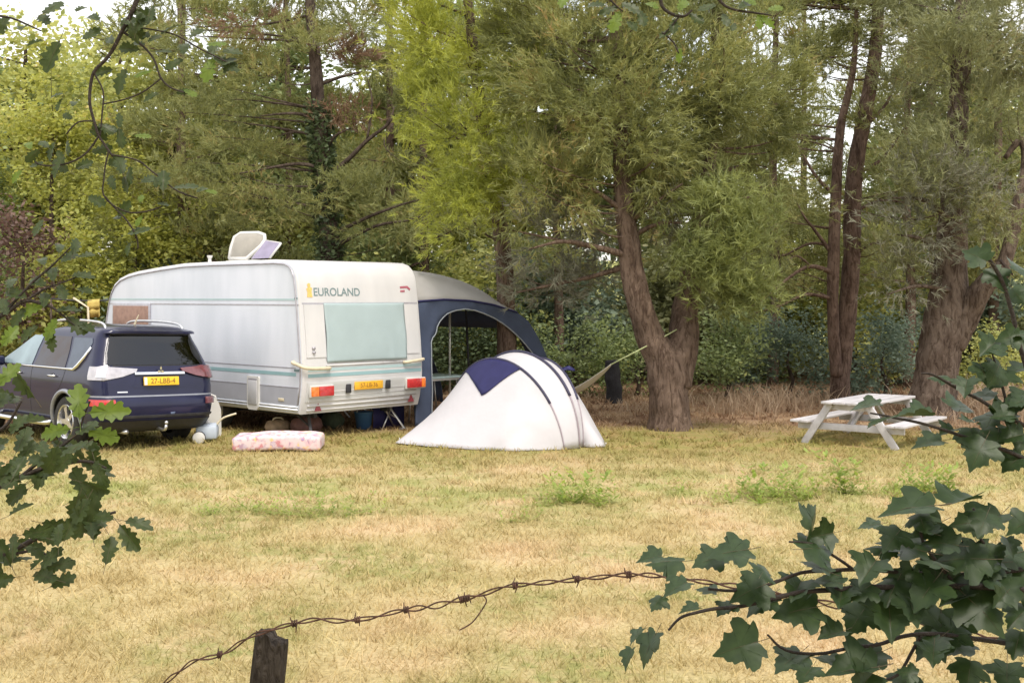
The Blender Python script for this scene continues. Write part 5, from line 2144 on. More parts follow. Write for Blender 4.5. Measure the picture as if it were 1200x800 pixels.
for nm, px, d, hw, top, bot, mt, lab, cat in lt:
    g = G(px, d)
    cy, hh = (top + bot) / 2, (bot - top) / 2
    lobes = [lobe(px, cy, d, hw * .8, hh, 1.1), lobe(px - hw * .5, cy + hh * .35, d - .3, hw * .6, hh * .6, .9), lobe(px + hw * .5, cy + hh * .25, d + .2, hw * .6, hh * .65, .9)]
    broadleaf(nm, lab, SG if cat == 'shrub' else TG, g, lobes, M[mt], M['bark_dark'], per=3.0, cr=(.55, .55, .36), tufts=120, size=.12, trunk_r=.09, cat=cat, limb=.02)


# ------------------------------------------------------------------ trees further back: three kinds, copied
def copy_tree(o, loc, rz, s, label):
    c = o.copy()
    COL.objects.link(c)
    c.location, c.rotation_euler, c.scale = loc, (0, 0, rz), (s, s, s * random.uniform(.92, 1.1))
    c['label'] = label
    for ch in o.children:
        k = ch.copy()
        COL.objects.link(k)
        k.parent = c
    return c


def far_pine(loc, label):
    b = Vector(loc)
    st = [[(b, .16), (b + Vector((.1, 0, 3)), .13), (b + Vector((0, .1, 6)), .10), (b + Vector((.1, 0, 10)), .07), (b + Vector((.1, 0, 12.5)), .03)]]
    lb = []
    for i in range(13):
        z = 3.2 + 9 * i / 12
        a = i * 2.4
        r = 2.0 * (1 - .55 * i / 12)
        lb.append((b + Vector((math.cos(a) * r * .75, math.sin(a) * r * .75, z)), (r * .75, r * .75, .5)))
    return conifer('far_pine', label, 'trees deeper in the wood', st, lb, M['lf_pine'], M['bark_pine'], per=1.9, cr=(.7, .7, .26), tufts=36, k=9, L=.24, W=.034, up=.4, limb=.04, every=2, sides=9)


def far_leafy(loc, label, mt):
    b = Vector(loc)
    lb = [(b + Vector((0, 0, 6.2)), (2.6, 2.4, 2.4)), (b + Vector((1.4, .3, 4.6)), (1.6, 1.5, 1.6)), (b + Vector((-1.5, -.2, 4.9)), (1.6, 1.5, 1.7)), (b + Vector((.3, 0, 8.6)), (1.7, 1.6, 1.6)), (b + Vector((0, -.5, 3.0)), (1.5, 1.4, 1.2))]
    return broadleaf('far_tree', label, 'trees deeper in the wood', b, lb, M[mt], M['bark_dark'], per=1.1, cr=(.7, .7, .5), tufts=70, size=.24, trunk_r=.18, top=b + Vector((0, 0, 8)), limb=.05)


fp = fl_ = fm = None
far = [
    # kind, px, d, scale, label
    ('p', 210, 31, 1.0, 'open grey green pine deep in the wood above the caravan front'),
    ('p', 460, 32, 1.05, 'open grey green pine deep in the wood behind the yellow green pine'),
    ('p', 850, 31, 1.05, 'open pine deep in the wood behind the hanging bough'),
    ('p', 1090, 33, 1.1, 'open pine deep in the wood behind the old pine'),
    ('p', 330, 36, 1.15, 'slim pine deep in the wood left of the ivy clad trunk'),
    ('p', 945, 37, 1.0, 'tall pine deep in the wood between the twin stems and the forked pine'),
    ('l', 30, 34, 1.0, 'sunny leafy tree deep in the wood at the far left'),
    ('l', 140, 38, 1.05, 'leafy tree deep in the wood above the dark car'),
    ('l', 610, 35, 1.05, 'leafy tree deep in the wood behind the awning'),
    ('l', 1180, 40, .95, 'leafy tree deep in the wood at the right edge'),
    ('m', 270, 40, 1.0, 'olive leafy tree deep in the wood above the roof lid'),
    ('m', 530, 39, 1.15, 'olive leafy tree deep in the wood behind the bushy crown'),
    ('m', 740, 36, 1.1, 'olive leafy tree deep in the wood behind the forked pine'),
    ('m', 880, 41, .75, 'olive leafy tree deep in the wood left of the twin stems'),
    ('m', 1040, 42, .85, 'olive leafy tree deep in the wood right of the twin stems'),
    ('l', 410, 43, .95, 'yellowish leafy tree deep in the wood right of the ivy clad trunk'),
    ('m', -60, 37, 1.0, 'olive leafy tree deep in the wood past the left edge'),
    ('l', 200, 33, .95, 'leafy tree deep in the wood left of the vent cowl'),
    ('m', 330, 34, 1.0, 'olive leafy tree deep in the wood left of the ivy clad pine'),
    ('l', 480, 36, 1.0, 'leafy tree deep in the wood right of the ivy clad pine'),
    ('m', 5, 38, 1.05, 'olive leafy tree deep in the wood behind the left corner'),
    ('l', 62, 45, 1.15, 'tall leafy tree deep in the wood above the lime tree'),
    ('m', 80, 41, 1.1, 'olive leafy tree deep in the wood behind the bright lime tree'),
    ('m', 1120, 36, 1.0, 'olive leafy tree deep in the wood behind the sawn limb'),
    ('p', 1260, 34, 1.1, 'open pine deep in the wood past the right edge'),
]
proto = {}
for kind, px, d, s, lab in far:
    g = G(px, d)
    if kind not in proto:
        proto[kind] = far_pine(g, lab) if kind == 'p' else far_leafy(g, lab, 'lf_mid' if kind == 'l' else 'lf_shrub')
    else:
        copy_tree(proto[kind], g, random.uniform(0, 6.28), s, lab)


# shaded bushes filling the wood behind the front row: four made, the rest copied
ub = []
UL = 'dark bush deep in the shade behind the front row of bushes'
for k, mt in enumerate(('lf_shrub', 'lf_mid', 'lf_blue', 'lf_grey')):
    b = Vector((-9 + 5 * k, 29 + k % 2, 0))
    lobes = [(b + Vector((0, 0, 1.3)), (1.5, 1.2, 1.35)), (b + Vector((.9, .2, .9)), (1.0, 1.0, .95)), (b + Vector((-1.0, -.1, 1.0)), (1.0, 1.0, 1.0)), (b + Vector((.1, 0, 2.4)), (.9, .9, .9))]
    ub.append(broadleaf('bush', UL, 'shaded bushes deep in the wood', b, lobes, M[mt], M['bark_dark'], per=2.6, cr=(.55, .55, .4), tufts=110, size=.14, trunk_r=.06, cat='shrub', limb=.016))
k = 0
for d in (28.0, 31.5, 35.5):
    x = -.46 * d
    while x < .47 * d:
        copy_tree(ub[k % 4], Vector((x + random.uniform(-.5, .5), d + random.uniform(-.8, .8), 0)), random.uniform(0, 6.28), random.uniform(.85, 1.25) * (d / 29) ** .7, UL)
        k += 1
        x += 2.3 * (d / 28) * random.uniform(.85, 1.15)
for px, d, s, lab in ((215, 27.5, .8, 'small open pine between the caravan front and the bushes'), (335, 28.5, .85, 'small open pine left of the ivy clad trunk'), (655, 27, .8, 'open pine behind the left stem of the forked pine'),
                      (1065, 26.5, .85, 'open pine left of the old pine'), (1165, 27.5, .9, 'open pine right of the old pine'), (905, 27.5, .85, 'open pine between the hanging bough and the twin stems'), (500, 28, .9, 'open pine behind the awning roof')):
    copy_tree(proto['p'], G(px, d), random.uniform(0, 6.28), s, lab)


# unseen trees behind the camera, placed to shade the foreground leaves
for k, (x, y, s, lab) in enumerate(((-4.6, -3.6, .95, 'unseen leafy tree placed to shade the leaves at the left foreground'), (.6, -3.4, .95, 'unseen leafy tree placed behind the fence post to shade the foreground'), (4.4, -2.2, .95, 'unseen leafy tree placed to shade the leaves at the right foreground'))):
    copy_tree(proto['lm'[k % 2]], Vector((x, y, 0)), 1.3 * k, s, lab)


# ------------------------------------------------------------------ dry tall grass at the foot of the trees, weeds in the field
def dry_grass():
    Vs = []
    areas = [(900, 21.8, 60, .9, 420, .72), (870, 21.0, 30, .5, 160, .5), (1000, 22.6, 60, .8, 260, .40), (1155, 21.3, 60, 1.0, 800, .95), (690, 24, 60, .5, 200, .3), (1085, 19.3, 50, .5, 200, .40), (760, 21.5, 30, .5, 120, .3), (1190, 19.8, 50, .8, 420, .65), (940, 23.3, 100, .6, 240, .45), (835, 23, 40, .5, 160, .4)]
    for px, d, hw, hd, n, h in areas:
        c = G(px, d)
        x = c.x + rng.normal(0, hw / F * d * .6, n)
        y = d + rng.normal(0, hd * .6, n)
        z = np.array([gz(a, b) for a, b in zip(x, y)])
        hh = h * .66 * rng.uniform(.3, 1.1, n)
        lean = rng.normal(0, .45, (n, 2)) * hh[:, None]
        ang = rng.uniform(0, np.pi, n)
        w = .010
        wx, wy = np.cos(ang) * w, np.sin(ang) * w
        p0 = np.stack([x, y, z - .01], 1)
        wv = np.stack([wx, wy, 0 * wx], 1)
        md = p0 + np.stack([lean[:, 0] * .4, lean[:, 1] * .4, hh * .6], 1)
        tp = p0 + np.stack([lean[:, 0] * 1.2, lean[:, 1] * 1.2, hh], 1)
        Vs.append(np.stack([p0 - wv, p0 + wv, md + wv * .8, md - wv * .8], 1).reshape(-1, 3))
        Vs.append(np.stack([md - wv * .8, md + wv * .8, tp + wv * .1, tp - wv * .1], 1).reshape(-1, 3))
    V = np.concatenate(Vs)
    o = link('dry_grass', np_mesh('dry_grass', V, np.arange(len(V)).reshape(-1, 4)), None, [M['lf_dry']])
    tag(o, 'tall pinkish dry grass along the foot of the trees', 'dry grass', kind='stuff')


dry_grass()


def weed_mesh(n, h, w, seed):
    r = np.random.default_rng(seed)
    Vs = []
    for s in range(n):
        bx, by = r.normal(0, w * .5, 2)
        hh = h * r.uniform(.4, 1.1)
        lx, ly = r.normal(0, .3, 2) * hh
        e = np.array([bx, by, hh * .35])
        w_ = np.array([.006, .004, 0])
        Vs.append([-w_, w_, e + w_, e - w_])
        for k in range(int(6 + 10 * hh / h)):
            u = (k + 1) / 14
            p = np.array([bx + lx * u * u, by + ly * u * u, hh * min(1, u * 1.2)])
            a = r.uniform(0, 6.28)
            L = h * .28 * r.uniform(.6, 1.2)
            d = np.array([math.cos(a), math.sin(a), r.uniform(-.1, .7)]) * L
            q = np.array([-math.sin(a), math.cos(a), 0]) * L * .2
            Vs.append([p, p + d * .5 + q, p + d, p + d * .5 - q])
    V = np.array(Vs).reshape(-1, 3)
    V[:, 2] = np.maximum(V[:, 2], 0)
    return np_mesh('weed', V, np.arange(len(V)).reshape(-1, 4))


wm = [weed_mesh(26, .30, .30, 1), weed_mesh(14, .14, .36, 2), weed_mesh(12, .42, .16, 3)]
for m_ in wm:
    m_.materials.append(M['lf_weed'])
weeds = [(700, 590, 1, 1.0, 'low green weed right of the middle clump'), (890, 590, 1, 1.2, 'low green weed left beside the broad clump'), (945, 586, 1, 1.2, 'low green weed right beside the broad clump'), (405, 603, 1, 1.2, 'low green weed furthest right in the patch before the caravan'), (673, 588, 0, 1.0, 'fresh green weed clump in the middle of the field below the tent'), (645, 592, 1, .9, 'small green weed just left of the middle clump'),
         (372, 605, 1, 1.3, 'low green weed patch in front of the caravan'), (340, 603, 1, 1.0, 'low green weed just left of the patch before the caravan'),
         (292, 598, 1, 1.1, 'low green weed patch furthest left in the field'), (250, 602, 1, .8, 'thin green weed near the oak leaves'),
         (915, 583, 0, 1.05, 'broad green weed clump left of the picnic table'), (858, 588, 1, 1.1, 'low yellowish weed left of the broad clump'),
         (990, 578, 2, .9, 'upright green weed in front of the picnic table'), (1010, 580, 1, 1.0, 'low weed beside the upright weed'),
         (1080, 575, 0, .9, 'green weed clump between the table and the sycamore leaves'), (1110, 578, 2, .7, 'thin upright weed right of the picnic table'),
         (620, 610, 1, .9, 'faint green weed below the middle clump'), (1045, 583, 1, 1.1, 'low weed under the end of the picnic bench'), (800, 575, 1, .8, 'small weed under the forked pine side of the field')]
for px, py, k, s, lab in weeds:
    d = H * F / (py - HZ)
    o = bpy.data.objects.new('weed', wm[k])
    COL.objects.link(o)
    o.location = G(px, d)
    o.rotation_euler = (0, 0, random.uniform(0, 6))
    o.scale = (s, s, s)
    tag(o, lab, 'weed', 'green weeds in the dry field')


# ================================================================== FOREGROUND: FENCE POST AND BARBED WIRE
def fence():
    D = 3.5
    o = P(315, 800, D)
    base = Vector((o.x, o.y, 0))
    # post, split and worn at its top
    n = 28
    V, Fs = [], []
    cx = [(P(318 + (745 - py) * .10, py, D).x, py) for py in (1100, 1000, 900, 860, 820, 790, 770, 755, 745)]
    rad = [20.5, 20.5, 20.5, 20.5, 20.5, 20.3, 20, 19.5, 18.5]
    for i, (x, py) in enumerate(cx):
        z = H - (py - HZ) / F * D
        for k in range(n):
            a = 2 * math.pi * k / n
            r = rad[i] / F * D * (1 + .10 * mnoise.noise((math.cos(a) * 2.2, math.sin(a) * 2.2, z * 2)) + .06 * mnoise.noise((math.cos(a) * 7, math.sin(a) * 7, z * 1.2)))
            zz = z
            if i == len(cx) - 1:
                zz = z + .018 * mnoise.noise((math.cos(a) * 3, math.sin(a) * 3, 4)) + (.012 if math.cos(a) < .1 else -.014)
            V.append((x - base.x + r * math.cos(a), r * math.sin(a), zz))
    m_ = len(cx)
    for i in range(m_ - 1):
        for k in range(n):
            Fs.append((i * n + k, i * n + (k + 1) % n, (i + 1) * n + (k + 1) % n, (i + 1) * n + k))
    zt = H - (748 - HZ) / F * D
    V.append((cx[-1][0] - base.x, 0, zt))
    for k in range(n):
        Fs.append(((m_ - 1) * n + k, (m_ - 1) * n + (k + 1) % n, m_ * n))
    Fs.append(tuple(range(n - 1, -1, -1)))
    mb = MB()
    mb.add(V, Fs, 0, True)
    po = mb.build('fence_post', M['post'], None, 50)
    po.location = base
    tag(po, 'weathered dark wooden fence post with a split top carrying the rusty wire', 'fence post')
    # wire: two twisted strands with barbs
    D2 = D - .055
    key = [(150, 822, 3.6), (190, 801, 3.55), (225, 776, 3.5), (262, 765, 3.46), (285, 751, D2), (300, 742, D2), (318, 737, D2), (345, 730, D2), (370, 726, D2), (400, 727, D2), (430, 724, D2), (470, 715, D2), (510, 709, 3.4), (550, 700, 3.38), (590, 688, 3.35), (640, 682, 3.3), (690, 677, 3.25), (740, 673, 3.2), (800, 678, 3.1), (880, 690, 3.0), (980, 708, 2.9), (1220, 760, 2.7)]
    o0 = P(310, 738, D2)
    pts, _ = smooth_path([(P(*k) - o0, .002) for k in key], 14)
    t = thing('barbed_wire', 'rusty twisted barbed wire running over the old fence post', 'barbed wire', o0)
    acc = 0
    s1, s2 = [], []
    for i, p in enumerate(pts):
        if i:
            acc += (p - pts[i - 1]).length
        ph = acc * 2 * math.pi / .16 + .8 * mnoise.noise((acc * 3, 0, 0))
        spread = .0045 + .0045 * max(0, mnoise.noise((acc * 4.2, 5, 0)) + .25)
        ox = Vector((0, math.cos(ph), math.sin(ph))) * spread
        w = Vector((0, mnoise.noise((acc * 12, 1, 1)), mnoise.noise((acc * 12, 7, 1)))) * .004
        s1.append(p + ox + w)
        s2.append(p - ox + w)
    for s in (s1, s2):
        mb = MB()
        mb.tube(s, .0024, 6)
        mb.build('strand', M['rust'], t)
    # barbs
    for px in (258, 345, 418, 475, 541, 547, 604, 675, 736):
        i = min(range(len(pts)), key=lambda q: abs((pts[q] + o0).x / (pts[q] + o0).y * F + 600 - px))
        p = pts[i]
        tdir = (pts[min(i + 1, len(pts) - 1)] - pts[i - 1]).normalized()
        mb = MB()
        coil = []
        for q in range(25):
            a = q / 24 * 2 * math.pi * 2.5
            coil.append(p + tdir * (-.008 + .016 * q / 24) + Vector((0, math.cos(a), math.sin(a))) * .0085)
        e1 = Vector((random.uniform(-.4, .4), random.uniform(-.5, .5), 1)).normalized() * random.uniform(.016, .026)
        e2 = Vector((random.uniform(-.4, .4), random.uniform(-.5, .5), -1)).normalized() * random.uniform(.016, .026)
        coil = [coil[0] + e1] + coil + [coil[-1] + e2]
        mb.tube(coil, [.0012] + [.0026] * 25 + [.0012], 5)
        mb.build('barb', M['rust'], t)
    # loose end hanging from a barb
    mb = MB()
    p, r = smooth_path([(P(566, 697, 3.36) - o0, .0022), (P(570, 704, 3.35) - o0, .002), (P(562, 718, 3.34) - o0, .0018), (P(552, 730, 3.34) - o0, .0016), (P(538, 738, 3.33) - o0, .0012)], 6)
    mb.tube(p, r, 6)
    mb.build('loose_end', M['rust'], t)


fence()

# ================================================================== FOREGROUND LEAVES
def leaf_outline(half):
    r = [Vector(p) for p in half]
    l = [Vector((-p[0], p[1])) for p in reversed(half[1:-1])]
    return r + l


MAPLE = [(0, 0), (.10, -.05), (.26, -.10), (.42, -.05), (.36, .06), (.44, .12), (.60, .22), (.66, .40), (.56, .41), (.50, .50), (.36, .46), (.33, .54), (.36, .68), (.26, .70), (.22, .80), (.12, .84), (0, 1.02)]
OAK = [(0, 0), (.05, .07), (.15, .13), (.16, .18), (.10, .23), (.21, .31), (.24, .38), (.15, .43), (.26, .53), (.29, .62), (.18, .66), (.25, .77), (.20, .85), (.11, .87), (.10, .96), (0, 1.0)]


def leaf_mesh(half, seed, fold, curl, cup, ctr=.42):
    r = random.Random(seed)
    o = []
    raw = [Vector((p.x * (1 + r.uniform(-.08, .08)), p.y * (1 + r.uniform(-.03, .03)))) for p in leaf_outline(half)]
    nn = len(raw)
    for i in range(nn):
        p0, p1, p2, p3 = raw[i - 1], raw[i], raw[(i + 1) % nn], raw[(i + 2) % nn]
        for k in range(3):
            t = k / 3
            q = .5 * ((2 * p1) + (p2 - p0) * t + (2 * p0 - 5 * p1 + 4 * p2 - p3) * t * t + (3 * p1 - p0 - 3 * p2 + p3) * t ** 3)
            q = q.lerp(p1.lerp(p2, t), .45)
            o.append(Vector((q.x + r.uniform(-.012, .012), q.y + r.uniform(-.012, .012))))
    c = Vector((0, ctr))
    V, Fs = [], []
    n = len(o)
    rings = (1.0, .72, .42)
    for s in rings:
        for p in o:
            q = Vector((p.x * s, c.y + (p.y - c.y) * s))
            V.append(q)
    V.append(c)
    for j in range(len(rings) - 1):
        for k in range(n):
            Fs.append((j * n + k, j * n + (k + 1) % n, (j + 1) * n + (k + 1) % n, (j + 1) * n + k))
    for k in range(n):
        Fs.append(((len(rings) - 1) * n + k, (len(rings) - 1) * n + (k + 1) % n, len(rings) * n))
    out = []
    for q in V:
        z = fold * abs(q.x) ** 1.15 - curl * q.y * q.y + cup * (q.x ** 2) + .035 * mnoise.noise((q.x * 3.2 + seed, q.y * 3.2, seed * 3))
        out.append((q.x, q.y, z))
    mb = MB()
    mb.add(out, Fs, 0, True)
    # leaf stalk and midrib
    mb.tube([(0, -.32, .06), (0, -.12, .02), (0, .02, .004), (0, .5, fold * 0 - curl * .25 + .012), (0, .9, -curl * .81 + .008)], [.010, .009, .008, .005, .002], 5, mi=1, caps=False)
    return mb.mesh('leaf')


maple_meshes = [leaf_mesh(MAPLE, 3 + i, f, c, u) for i, (f, c, u) in enumerate([(.10, .18, 0), (.28, .25, 0), (-.12, .30, 0), (.55, .12, 0), (.05, .35, .3), (-.35, .2, 0)])]
oak_meshes = [leaf_mesh(OAK, 23 + i, f, c, u, .5) for i, (f, c, u) in enumerate([(.15, .12, 0), (.4, .25, 0), (-.2, .2, 0), (.1, .4, .4), (.6, .1, 0)])]
for m_ in maple_meshes:
    m_.materials.append(M['maple'])
    m_.materials.append(M['stalk'])
for m_ in oak_meshes:
    m_.materials.append(M['oak'])
    m_.materials.append(M['stalk'])
oak_lit = []
for m_ in oak_meshes[:3]:
    c = m_.copy()
    c.materials.clear()
    c.materials.append(M['oak_lit'])
    c.materials.append(M['stalk'])
    oak_lit.append(c)


def leaf_obj(mesh, parent, px, py, d, size_px, ang, tilt, roll, anchor=.45):
    """leaf whose blade centre falls at (px, py); ang = screen direction of the tip, degrees (0 = right, 90 = up);
    tilt = how far the blade's face leans out of the picture plane; roll about the midrib"""
    s = size_px / F * d * (.68 if mesh in maple_meshes else 1.0)
    o = bpy.data.objects.new('leaf', mesh)
    COL.objects.link(o)
    o.parent = parent
    Mr = Matrix.Rotation(R(90), 4, 'X')                      # local xy plane -> upright, facing the camera
    Mz = Matrix.Rotation(R(-(ang - 90)), 4, 'Y')
    Rm = Matrix.Rotation(R(tilt), 4, 'X') @ Mz @ Mr @ Matrix.Rotation(R(roll), 4, 'Y')
    c = P(px, py, d) - parent.location
    Mx = Matrix.Translation(c) @ Rm @ Matrix.Diagonal((s, s, s, 1)) @ Matrix.Translation((0, -anchor, 0))
    o.matrix_local = Mx
    return o


def twigs(t, lines, mat=None):
    mb = MB()
    for ln in lines:
        p, r = smooth_path([(P(a, b, d) - t.location, w / F * d) for a, b, d, w in ln], 6)
        p = [q + Vector((mnoise.noise(q * 14), mnoise.noise(q * 14 + Vector((5, 5, 5))), mnoise.noise(q * 14 + Vector((9, 1, 4))))) * .004 for q in p]
        mb.tube(p, r, 7)
    return mb.build('twig', mat or M['twig'], t)


def spray(name, label, cat, origin, lines, leaves, meshes, group=None):
    t = thing(name, label, cat, origin, 0, group)
    twigs(t, lines)
    for lf in leaves:
        px, py, d, size, ang, tilt, roll = lf[:7]
        ms = lf[7] if len(lf) > 7 else meshes
        leaf_obj(random.choice(ms), t, px, py, d, size, ang, (-34 + tilt * .62) if ms is maple_meshes else tilt, roll)
    return t


def near_twig(lines, px, py):
    best = None
    for ln in lines:
        for i in range(len(ln) - 1):
            for u in np.linspace(0, 1, 9):
                x = ln[i][0] + (ln[i + 1][0] - ln[i][0]) * u
                y = ln[i][1] + (ln[i + 1][1] - ln[i][1]) * u
                d = ln[i][2] + (ln[i + 1][2] - ln[i][2]) * u
                q = (x - px) ** 2 + (y - py) ** 2
                if best is None or q < best[0]:
                    best = (q, x, y, d)
    return best


# ---- sycamore, lower right
L1 = [[(1260, 700, 2.45, 4), (1190, 690, 2.4, 4), (1110, 686, 2.4, 3.6), (1020, 688, 2.38, 3.2), (940, 694, 2.36, 3), (880, 708, 2.35, 2.6), (840, 712, 2.33, 2.2), (800, 722, 2.3, 1.8), (782, 738, 2.3, 1.4)],
      [(1240, 660, 2.5, 3.4), (1160, 672, 2.45, 3), (1080, 672, 2.42, 2.6), (1000, 668, 2.4, 2.4), (940, 672, 2.38, 2.2), (880, 690, 2.36, 2), (830, 690, 2.34, 1.6)],
      [(1250, 770, 2.5, 3.6), (1170, 752, 2.45, 3), (1080, 742, 2.42, 2.6), (1010, 758, 2.4, 2.2), (930, 765, 2.38, 1.8), (900, 745, 2.36, 1.3)],
      [(1120, 686, 2.42, 2.4), (1085, 640, 2.4, 2), (1078, 605, 2.38, 1.6)],
      [(1000, 668, 2.4, 2), (960, 640, 2.36, 1.6), (925, 635, 2.35, 1.2)],
      [(1190, 690, 2.45, 2.6), (1150, 630, 2.42, 2), (1140, 595, 2.4, 1.5)],
      [(1080, 742, 2.42, 2.2), (1050, 790, 2.4, 1.8), (1000, 800, 2.38, 1.4)]]
rr0 = random.Random(11)
A_ = lambda x, y, s, a, t, r: (x, y, near_twig(L1, x, y)[3] + random.uniform(-.07, .05), s, a, t, r)
S1 = [A_(780, 656, 62, 172, -62, 0), A_(792, 687, 50, 205, -35, 20), A_(856, 645, 70, 185, -30, 10), A_(955, 608, 62, 58, -20, 62), A_(958, 640, 66, 20, -66, 20),
      A_(896, 667, 44, 60, -55, 30), A_(880, 690, 66, 200, -20, 0), A_(808, 712, 36, 190, -62, 10), A_(758, 757, 62, 232, 20, 58), A_(866, 757, 78, 195, -15, -10),
      A_(925, 772, 64, 215, -45, 15), A_(935, 714, 78, 190, -30, -5), A_(970, 678, 56, 150, -45, 10), A_(1018, 668, 62, 230, -25, 12), A_(1060, 638, 84, 150, -42, 10),
      A_(1066, 592, 92, 178, -58, 5), A_(1130, 585, 80, 30, -60, -15), A_(1160, 612, 66, 215, -20, 25), A_(1198, 612, 56, 200, -30, 10), A_(1006, 722, 62, 230, -30, 0),
      A_(1043, 722, 84, 262, -18, 5), A_(1086, 690, 74, 225, -30, 10), A_(1130, 652, 82, 170, -45, -10), A_(1182, 648, 64, 190, -45, 10), A_(1104, 738, 92, 258, -20, -8),
      A_(1152, 714, 84, 300, -40, 10), A_(1180, 690, 66, 280, -55, 0), A_(1192, 752, 56, 240, -25, 15), A_(1136, 788, 58, 250, -25, 0), A_(1000, 783, 92, 185, -55, 8),
      A_(1046, 690, 64, 235, -38, 12), A_(934, 690, 56, 240, -50, 0), A_(975, 742, 52, 200, -62, 0), A_(1094, 766, 50, 250, -45, 10), A_(1034, 640, 52, 160, -60, 0),
      A_(1020, 614, 40, 185, -70, 0), A_(1095, 655, 60, 100, -60, 15), A_(1160, 660, 70, 260, -35, 10), A_(1205, 680, 70, 250, -30, 0), A_(1120, 700, 62, 200, -40, 20),
      A_(850, 712, 40, 220, -55, 10), A_(828, 690, 40, 150, -60, 10), A_(1070, 712, 60, 275, -30, -10), A_(985, 700, 48, 250, -55, 0), A_(945, 788, 48, 230, -55, 10),
      A_(1180, 790, 60, 250, -40, 10), A_(1195, 720, 60, 220, -40, 0), A_(1060, 800, 60, 230, -40, 0), A_(1085, 620, 42, 120, -65, 0), A_(1010, 690, 52, 210, -45, 0)]
for i in range(34):
    ln = rr0.choice(L1)
    k = rr0.randrange(len(ln) - 1)
    u = rr0.random()
    S1.append(A_(ln[k][0] + (ln[k + 1][0] - ln[k][0]) * u + rr0.gauss(0, 18), ln[k][1] + (ln[k + 1][1] - ln[k][1]) * u + rr0.gauss(0, 13), rr0.uniform(34, 66), rr0.uniform(130, 290), rr0.uniform(-60, -5), rr0.uniform(-25, 30)))
S1 += [A_(762, 652, 44, 185, -55, 0), A_(745, 742, 36, 215, -20, 50), A_(735, 770, 38, 240, 10, 60), A_(830, 655, 54, 200, -40, 0)]
spray('sycamore_branch', 'leafy dark green sycamore branch filling the lower right corner over the field', 'branch', P(1190, 690, 2.4), L1, S1, maple_meshes)

# ---- sycamore shoots, right edge
L2 = [[(1150, 290, 2.5, 2.2), (1172, 325, 2.5, 2.4), (1186, 370, 2.5, 2.6), (1200, 420, 2.5, 2.8), (1225, 500, 2.5, 3)],
      [(1240, 520, 2.5, 3), (1185, 490, 2.45, 2.4), (1140, 465, 2.42, 2), (1098, 442, 2.4, 1.6), (1080, 438, 2.4, 1)],
      [(1240, 560, 2.5, 3), (1180, 528, 2.45, 2.4), (1120, 508, 2.42, 2), (1060, 490, 2.4, 1.6), (1020, 485, 2.4, 1)],
      [(1185, 490, 2.45, 2), (1170, 440, 2.45, 1.6), (1162, 415, 2.45, 1)]]
A2 = lambda x, y, s, a, t, r: (x, y, near_twig(L2, x, y)[3] + random.uniform(-.06, .05), s, a, t, r)
S2 = [A2(1148, 528, 62, 235, -10, 5), A2(1188, 540, 52, 215, -20, 10), A2(1015, 472, 50, 170, -68, 0), A2(1030, 492, 50, 205, -55, 30), A2(1088, 517, 52, 185, -62, 0),
      A2(1070, 486, 62, 170, -64, 10), A2(1128, 474, 56, 20, -62, 10), A2(1152, 462, 44, 160, -58, 0), A2(1180, 486, 52, 10, -60, 10), A2(1192, 432, 44, 190, -35, 20),
      A2(1192, 345, 40, 280, -30, 40), A2(1195, 312, 42, 60, -30, 20), A2(1100, 440, 34, 170, -62, 0), A2(1165, 415, 34, 120, -60, 0), A2(1170, 508, 46, 250, -50, 0),
      A2(1195, 470, 40, 200, -50, 0), A2(1110, 505, 36, 210, -60, 0), A2(1200, 400, 40, 250, -40, 0), A2(1140, 492, 36, 20, -70, 0), A2(1198, 515, 44, 240, -40, 0)]
for i in range(26):
    ln = rr0.choice(L2)
    k = rr0.randrange(len(ln) - 1)
    u = rr0.random()
    x = ln[k][0] + (ln[k + 1][0] - ln[k][0]) * u + rr0.gauss(0, 10)
    if x > 1125:
        S2.append(A2(x, ln[k][1] + (ln[k + 1][1] - ln[k][1]) * u + rr0.gauss(0, 12), rr0.uniform(36, 58), rr0.uniform(130, 290), rr0.uniform(-60, -5), rr0.uniform(-25, 30)))
spray('sycamore_branch', 'thin sycamore shoots with dark leaves crossing in front of the picnic table', 'branch', P(1185, 490, 2.45), L2, S2, maple_meshes)

# ---- oak, left
L3 = [[(-60, 665, 3.0, 4), (-5, 655, 3.0, 3.4), (40, 632, 3.0, 3), (90, 612, 3.0, 2.4), (135, 600, 3.0, 1.6)],
      [(-60, 600, 3.0, 4), (0, 570, 3.0, 3.2), (50, 548, 3.0, 2.6), (95, 540, 3.0, 2), (125, 548, 3.0, 1.2)],
      [(20, 562, 3.0, 2.4), (60, 530, 3.0, 2), (88, 510, 3.0, 1.6), (98, 490, 3.0, 1.2), (105, 470, 3.0, 1)],
      [(-5, 655, 3.0, 2), (40, 645, 3.0, 1.6), (60, 655, 3.0, 1.2), (62, 668, 3, .8)],
      [(-40, 520, 3.0, 3), (5, 500, 3.0, 2), (25, 470, 3.0, 1.4)],
      [(90, 612, 3.0, 1.8), (110, 585, 3.0, 1.4), (120, 560, 3.0, 1)]]
S3 = [(92, 472, 2.98, 46, 100, -15, 10, oak_lit), (124, 482, 2.98, 46, 5, -20, 5, oak_lit), (118, 508, 3.0, 40, 345, -30, 5, oak_lit), (66, 505, 3.0, 38, 190, -25, 0, oak_lit), (100, 500, 3.0, 34, 60, -50, 0),
      (25, 515, 3.0, 38, 80, -30, 0), (8, 440, 3.0, 36, 60, -20, 0, oak_lit), (10, 395, 3.0, 30, 60, -20, 20, oak_lit), (150, 628, 3.0, 40, 310, -20, 10), (160, 612, 3.0, 34, 350, -55, 0), (60, 668, 3.0, 26, 268, -10, 50)]
rr = random.Random(5)
